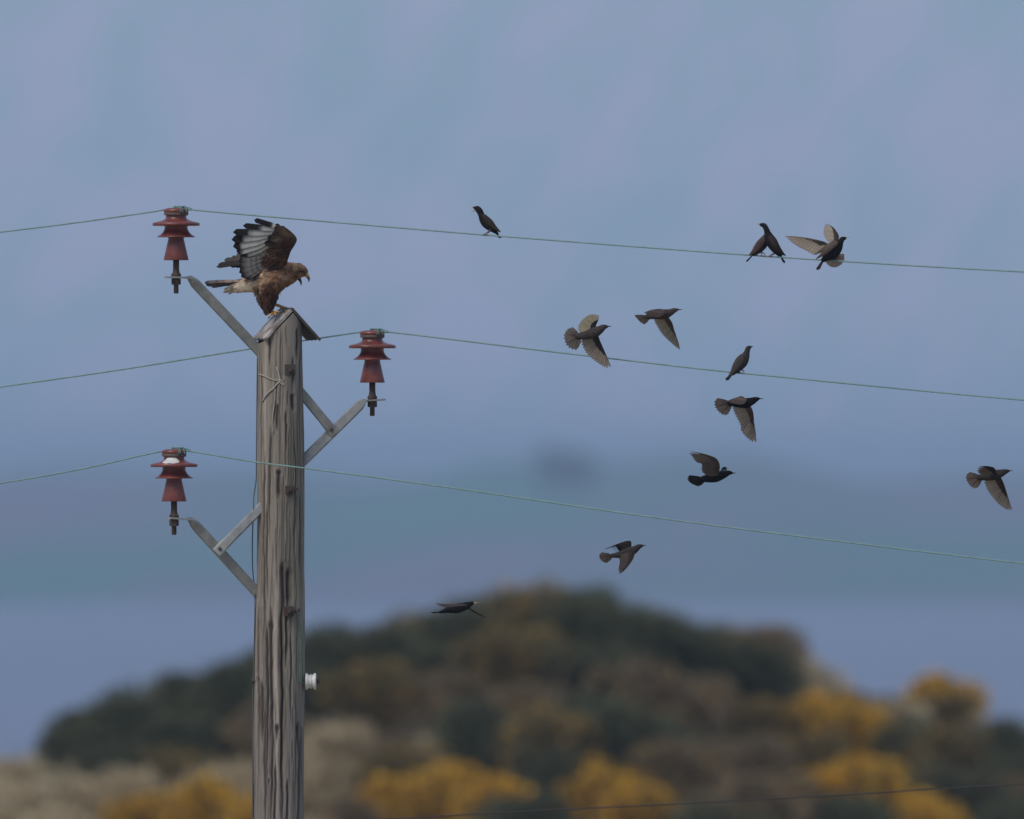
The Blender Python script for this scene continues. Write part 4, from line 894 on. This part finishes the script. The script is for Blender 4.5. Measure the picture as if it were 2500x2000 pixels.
def hit(px, row):
    for y in np.arange(112, 165, .15):
        p = P(px, row, y)
        if float(height(p.x, y)) >= p.z: return p
    p = P(px, row, 150); return Vector((p.x, 150, float(height(p.x, 150))))
cnt = {}
def bush(kind, px, top, wpx, hs=1.0, label=None):
    """px, top: the crown's top in the photograph; wpx its width there"""
    wm = wpx * PXM; hm = wm * .62 * hs
    base = hit(px, top + hm / PXM * .9)
    k = cnt.get(kind, 0); cnt[kind] = k + 1; ms_ = kinds[kind][k % len(kinds[kind])]
    crest = top < np.interp(px, [a_ for a_, b_ in sil], [b_ for a_, b_ in sil]) + 5; low = top > 1850
    where = ' along the crest of' if crest else (' at the foot of' if low else ' half way up')
    o = root(NAME[kind], base, label or LAB[kind][0].replace(' on the blurred', where + ' the blurred'), 'bush', None if label else LAB[kind][1].replace(' on the mound', where + ' the mound'))
    sc = wm / 1.75; o.rotation_euler = (0, 0, k * 2.1 + px * .01)
    o.scale = (sc, sc, hm / 1.15)
    for nm, me in zip(('stem', 'foliage', 'flowers'), ms_):
        if me is None: continue
        c = bpy.data.objects.new(nm, me); col.objects.link(c); c.parent = o
        if nm != 'stem': c['kind'] = 'stuff'
    return o
for a in [('g', 205, 1790, 250), ('g', 330, 1690, 340), ('g', 560, 1640, 330), ('g', 420, 1760, 300), ('g', 270, 1820, 240), ('g', 800, 1550, 320), ('g', 960, 1545, 260), ('g', 1150, 1490, 300), ('o', 1300, 1452, 320), ('g', 1450, 1465, 360),
          ('g', 1600, 1510, 320), ('g', 1740, 1550, 320), ('b', 1850, 1535, 260), ('g', 1860, 1610, 300), ('s', 1990, 1640, 230), ('g', 1050, 1590, 320), ('o', 1030, 1520, 220), ('o', 1250, 1560, 330), ('g', 1420, 1580, 340), ('b', 1560, 1620, 280),
          ('b', 1700, 1660, 300), ('b', 1100, 1640, 260), ('b', 1330, 1680, 280), ('g', 1150, 1740, 340), ('o', 1330, 1760, 330), ('g', 1480, 1720, 340), ('g', 1620, 1760, 300), ('o', 900, 1640, 300), ('g', 760, 1650, 280), ('b', 650, 1720, 280), ('b', 540, 1780, 260), ('o', 430, 1860, 240),
          ('s', 820, 1760, 260), ('s', 760, 1850, 260), ('s', 280, 1880, 320), ('s', 90, 1900, 320), ('s', 560, 1860, 300), ('s', 150, 1990, 300), ('b', 940, 1800, 300), ('o', 1000, 1850, 280), ('g', 1370, 1840, 280), ('b', 1700, 1820, 320), ('b', 1850, 1800, 280), ('o', 1640, 1850, 260),
          ('y', 480, 1915, 260), ('y', 350, 1950, 200), ('y', 640, 1960, 220), ('y', 960, 1920, 260), ('y', 1080, 1880, 280), ('y', 1220, 1920, 260), ('y', 1480, 1875, 260), ('y', 1560, 1930, 220), ('y', 1980, 1715, 260), ('y', 2090, 1715, 240), ('y', 2150, 1770, 200), ('y', 2080, 1865, 260), ('y', 2200, 1880, 220), ('y', 2010, 1890, 200),
          ('o', 1980, 1800, 240), ('b', 1900, 1900, 300), ('b', 1750, 1940, 300), ('g', 2230, 1760, 260), ('o', 2330, 1790, 260), ('g', 2440, 1780, 300), ('g', 2500, 1850, 300), ('g', 2330, 1880, 300), ('b', 2420, 1900, 240), ('y', 2250, 1960, 260), ('g', 1300, 1960, 260), ('g', 2100, 1960, 260), ('b', 850, 1950, 240), ('g', 2480, 1960, 300),
          ('g', 450, 1658, 320, .7), ('g', 690, 1592, 320, .7), ('o', 880, 1548, 280, .7), ('g', 1060, 1505, 300, .7), ('g', 1220, 1462, 300, .7), ('g', 1370, 1455, 340, .7), ('g', 1530, 1482, 320, .7), ('g', 1660, 1530, 300, .7), ('b', 1800, 1536, 240, .7), ('s', 1930, 1605, 240, .7), ('b', 2080, 1690, 260, .7), ('s', 2180, 1722, 220, .7), ('g', 240, 1745, 280, .7), ('s', 40, 1850, 260, .6),
          ('o', 1200, 1640, 300, .6), ('b', 1500, 1650, 260, .5), ('o', 700, 1810, 260, .6), ('s', 420, 1800, 240, .5), ('o', 1830, 1720, 280, .6), ('b', 1180, 1830, 260, .6), ('o', 1760, 1890, 240, .6), ('o', 2260, 1830, 240, .6),
          ('s', 1905, 1572, 220, .6), ('s', 2040, 1672, 240, .6), ('s', 2180, 1705, 220, .6), ('o', 2300, 1700, 260, .6), ('g', 1760, 1980, 280), ('g', 2640, 1800, 320), ('s', -60, 1960, 300)]:
    bush(*a)
bush('y', 2285, 1655, 270, .75, 'yellow topped gorse bush standing alone against the water')
# dry grass over the mound
g = MB()
for i in range(16000):
    x = rng.uniform(-9, 9); y = rng.uniform(118, 158); z = float(0)
    g.v.append(Vector((x, y, 0)))
gx = np.array([v.x for v in g.v]); gy = np.array([v.y for v in g.v]); gz = height(gx, gy); g = MB()
for x, y, z in zip(gx, gy, gz):
    a = rng.uniform(0, 6.28); h = rng.uniform(.12, .34); w_ = .012; s_ = rng.uniform(.6, 1.2); u = Vector((math.cos(a), math.sin(a), 0)) * w_
    p = Vector((x, y, z - .02)); c = mixc((.46, .40, .27), (.28, .22, .13), rng.random()); g.add([p - u, p + u, p + Vector((rng.uniform(-.12, .12), rng.uniform(-.12, .12), h))], [(0, 1, 2)], tuple(q * s_ for q in c))
tag(g.build('dry_grass', m_gorse, attr=True, smooth=False), 'pale dry grass between the gorse bushes', 'grass', kind='stuff')

# distant tree on the far shore
tx, ty = 13.0, 4890.0; cr = 27 + 4 * math.sin(tx * .013 + 1) + 3 * math.sin(tx * .041) + 2 * math.sin(tx * .09 + 2)
base = Vector((tx, ty, SEA + cr * math.sin(min(1, (ty - 4230) / 1100) * math.pi / 2) + 1.2 * math.sin(tx * .05 + ty * .02)))
tr = root('distant_tree', base, 'dark tree standing out in the haze on the far hills', 'tree')
g = MB(); tube(g, [base + Vector((0, 0, -6)), base + Vector((.3, 0, 2)), base + Vector((0, 0, 6))], [.7, .5, .2], 7); g.build('trunk', m_stem, tr)
g = MB(); r = random.Random(3); lob = [(Vector((r.uniform(-7.5, 7.5), r.uniform(-4, 4), r.uniform(1.5, 8.5))), r.uniform(2.4, 3.8)) for k in range(14)]
for k in range(6000):
    c, R_ = r.choice(lob); d = Vector((r.gauss(0, 1), r.gauss(0, 1), r.gauss(0, 1))).normalized(); p = base + c + d * R_ * r.uniform(.5, 1.05); u = d.cross(Vector((r.uniform(-1, 1), r.uniform(-1, 1), 1))).normalized()
    s_ = r.uniform(.6, 1.4); g.add([p - u * .45, p + u * .45, p + (d + Vector((0, 0, .3))) * .7], [(0, 1, 2)], (.02 * s_, .032 * s_, .02 * s_))
tag(g.build('crown', m_gorse, tr, attr=True, smooth=False), kind='stuff')

# ------------------------------------------------------------------ haze
hv = bpy.data.materials.new('haze_air'); hv.use_nodes = True; t = hv.node_tree
for q in list(t.nodes): t.nodes.remove(q)
o_ = t.nodes.new('ShaderNodeOutputMaterial'); pv = t.nodes.new('ShaderNodeVolumePrincipled'); pv.inputs['Color'].default_value = (.60, .79, 1.0, 1); pv.inputs['Density'].default_value = 2.1e-4; pv.inputs['Anisotropy'].default_value = .0
t.links.new(pv.outputs[0], o_.inputs['Volume'])
g = MB(); prism(g, [(-32000, -300, -66), (32000, -300, -66), (32000, 46000, -66), (-32000, 46000, -66)], (0, 0, 86))
tag(g.build('haze', hv, smooth=False), 'pale blue haze over the water and far hills', kind='stuff')
for o in bpy.data.objects:
    if '_o' in o: del o['_o']
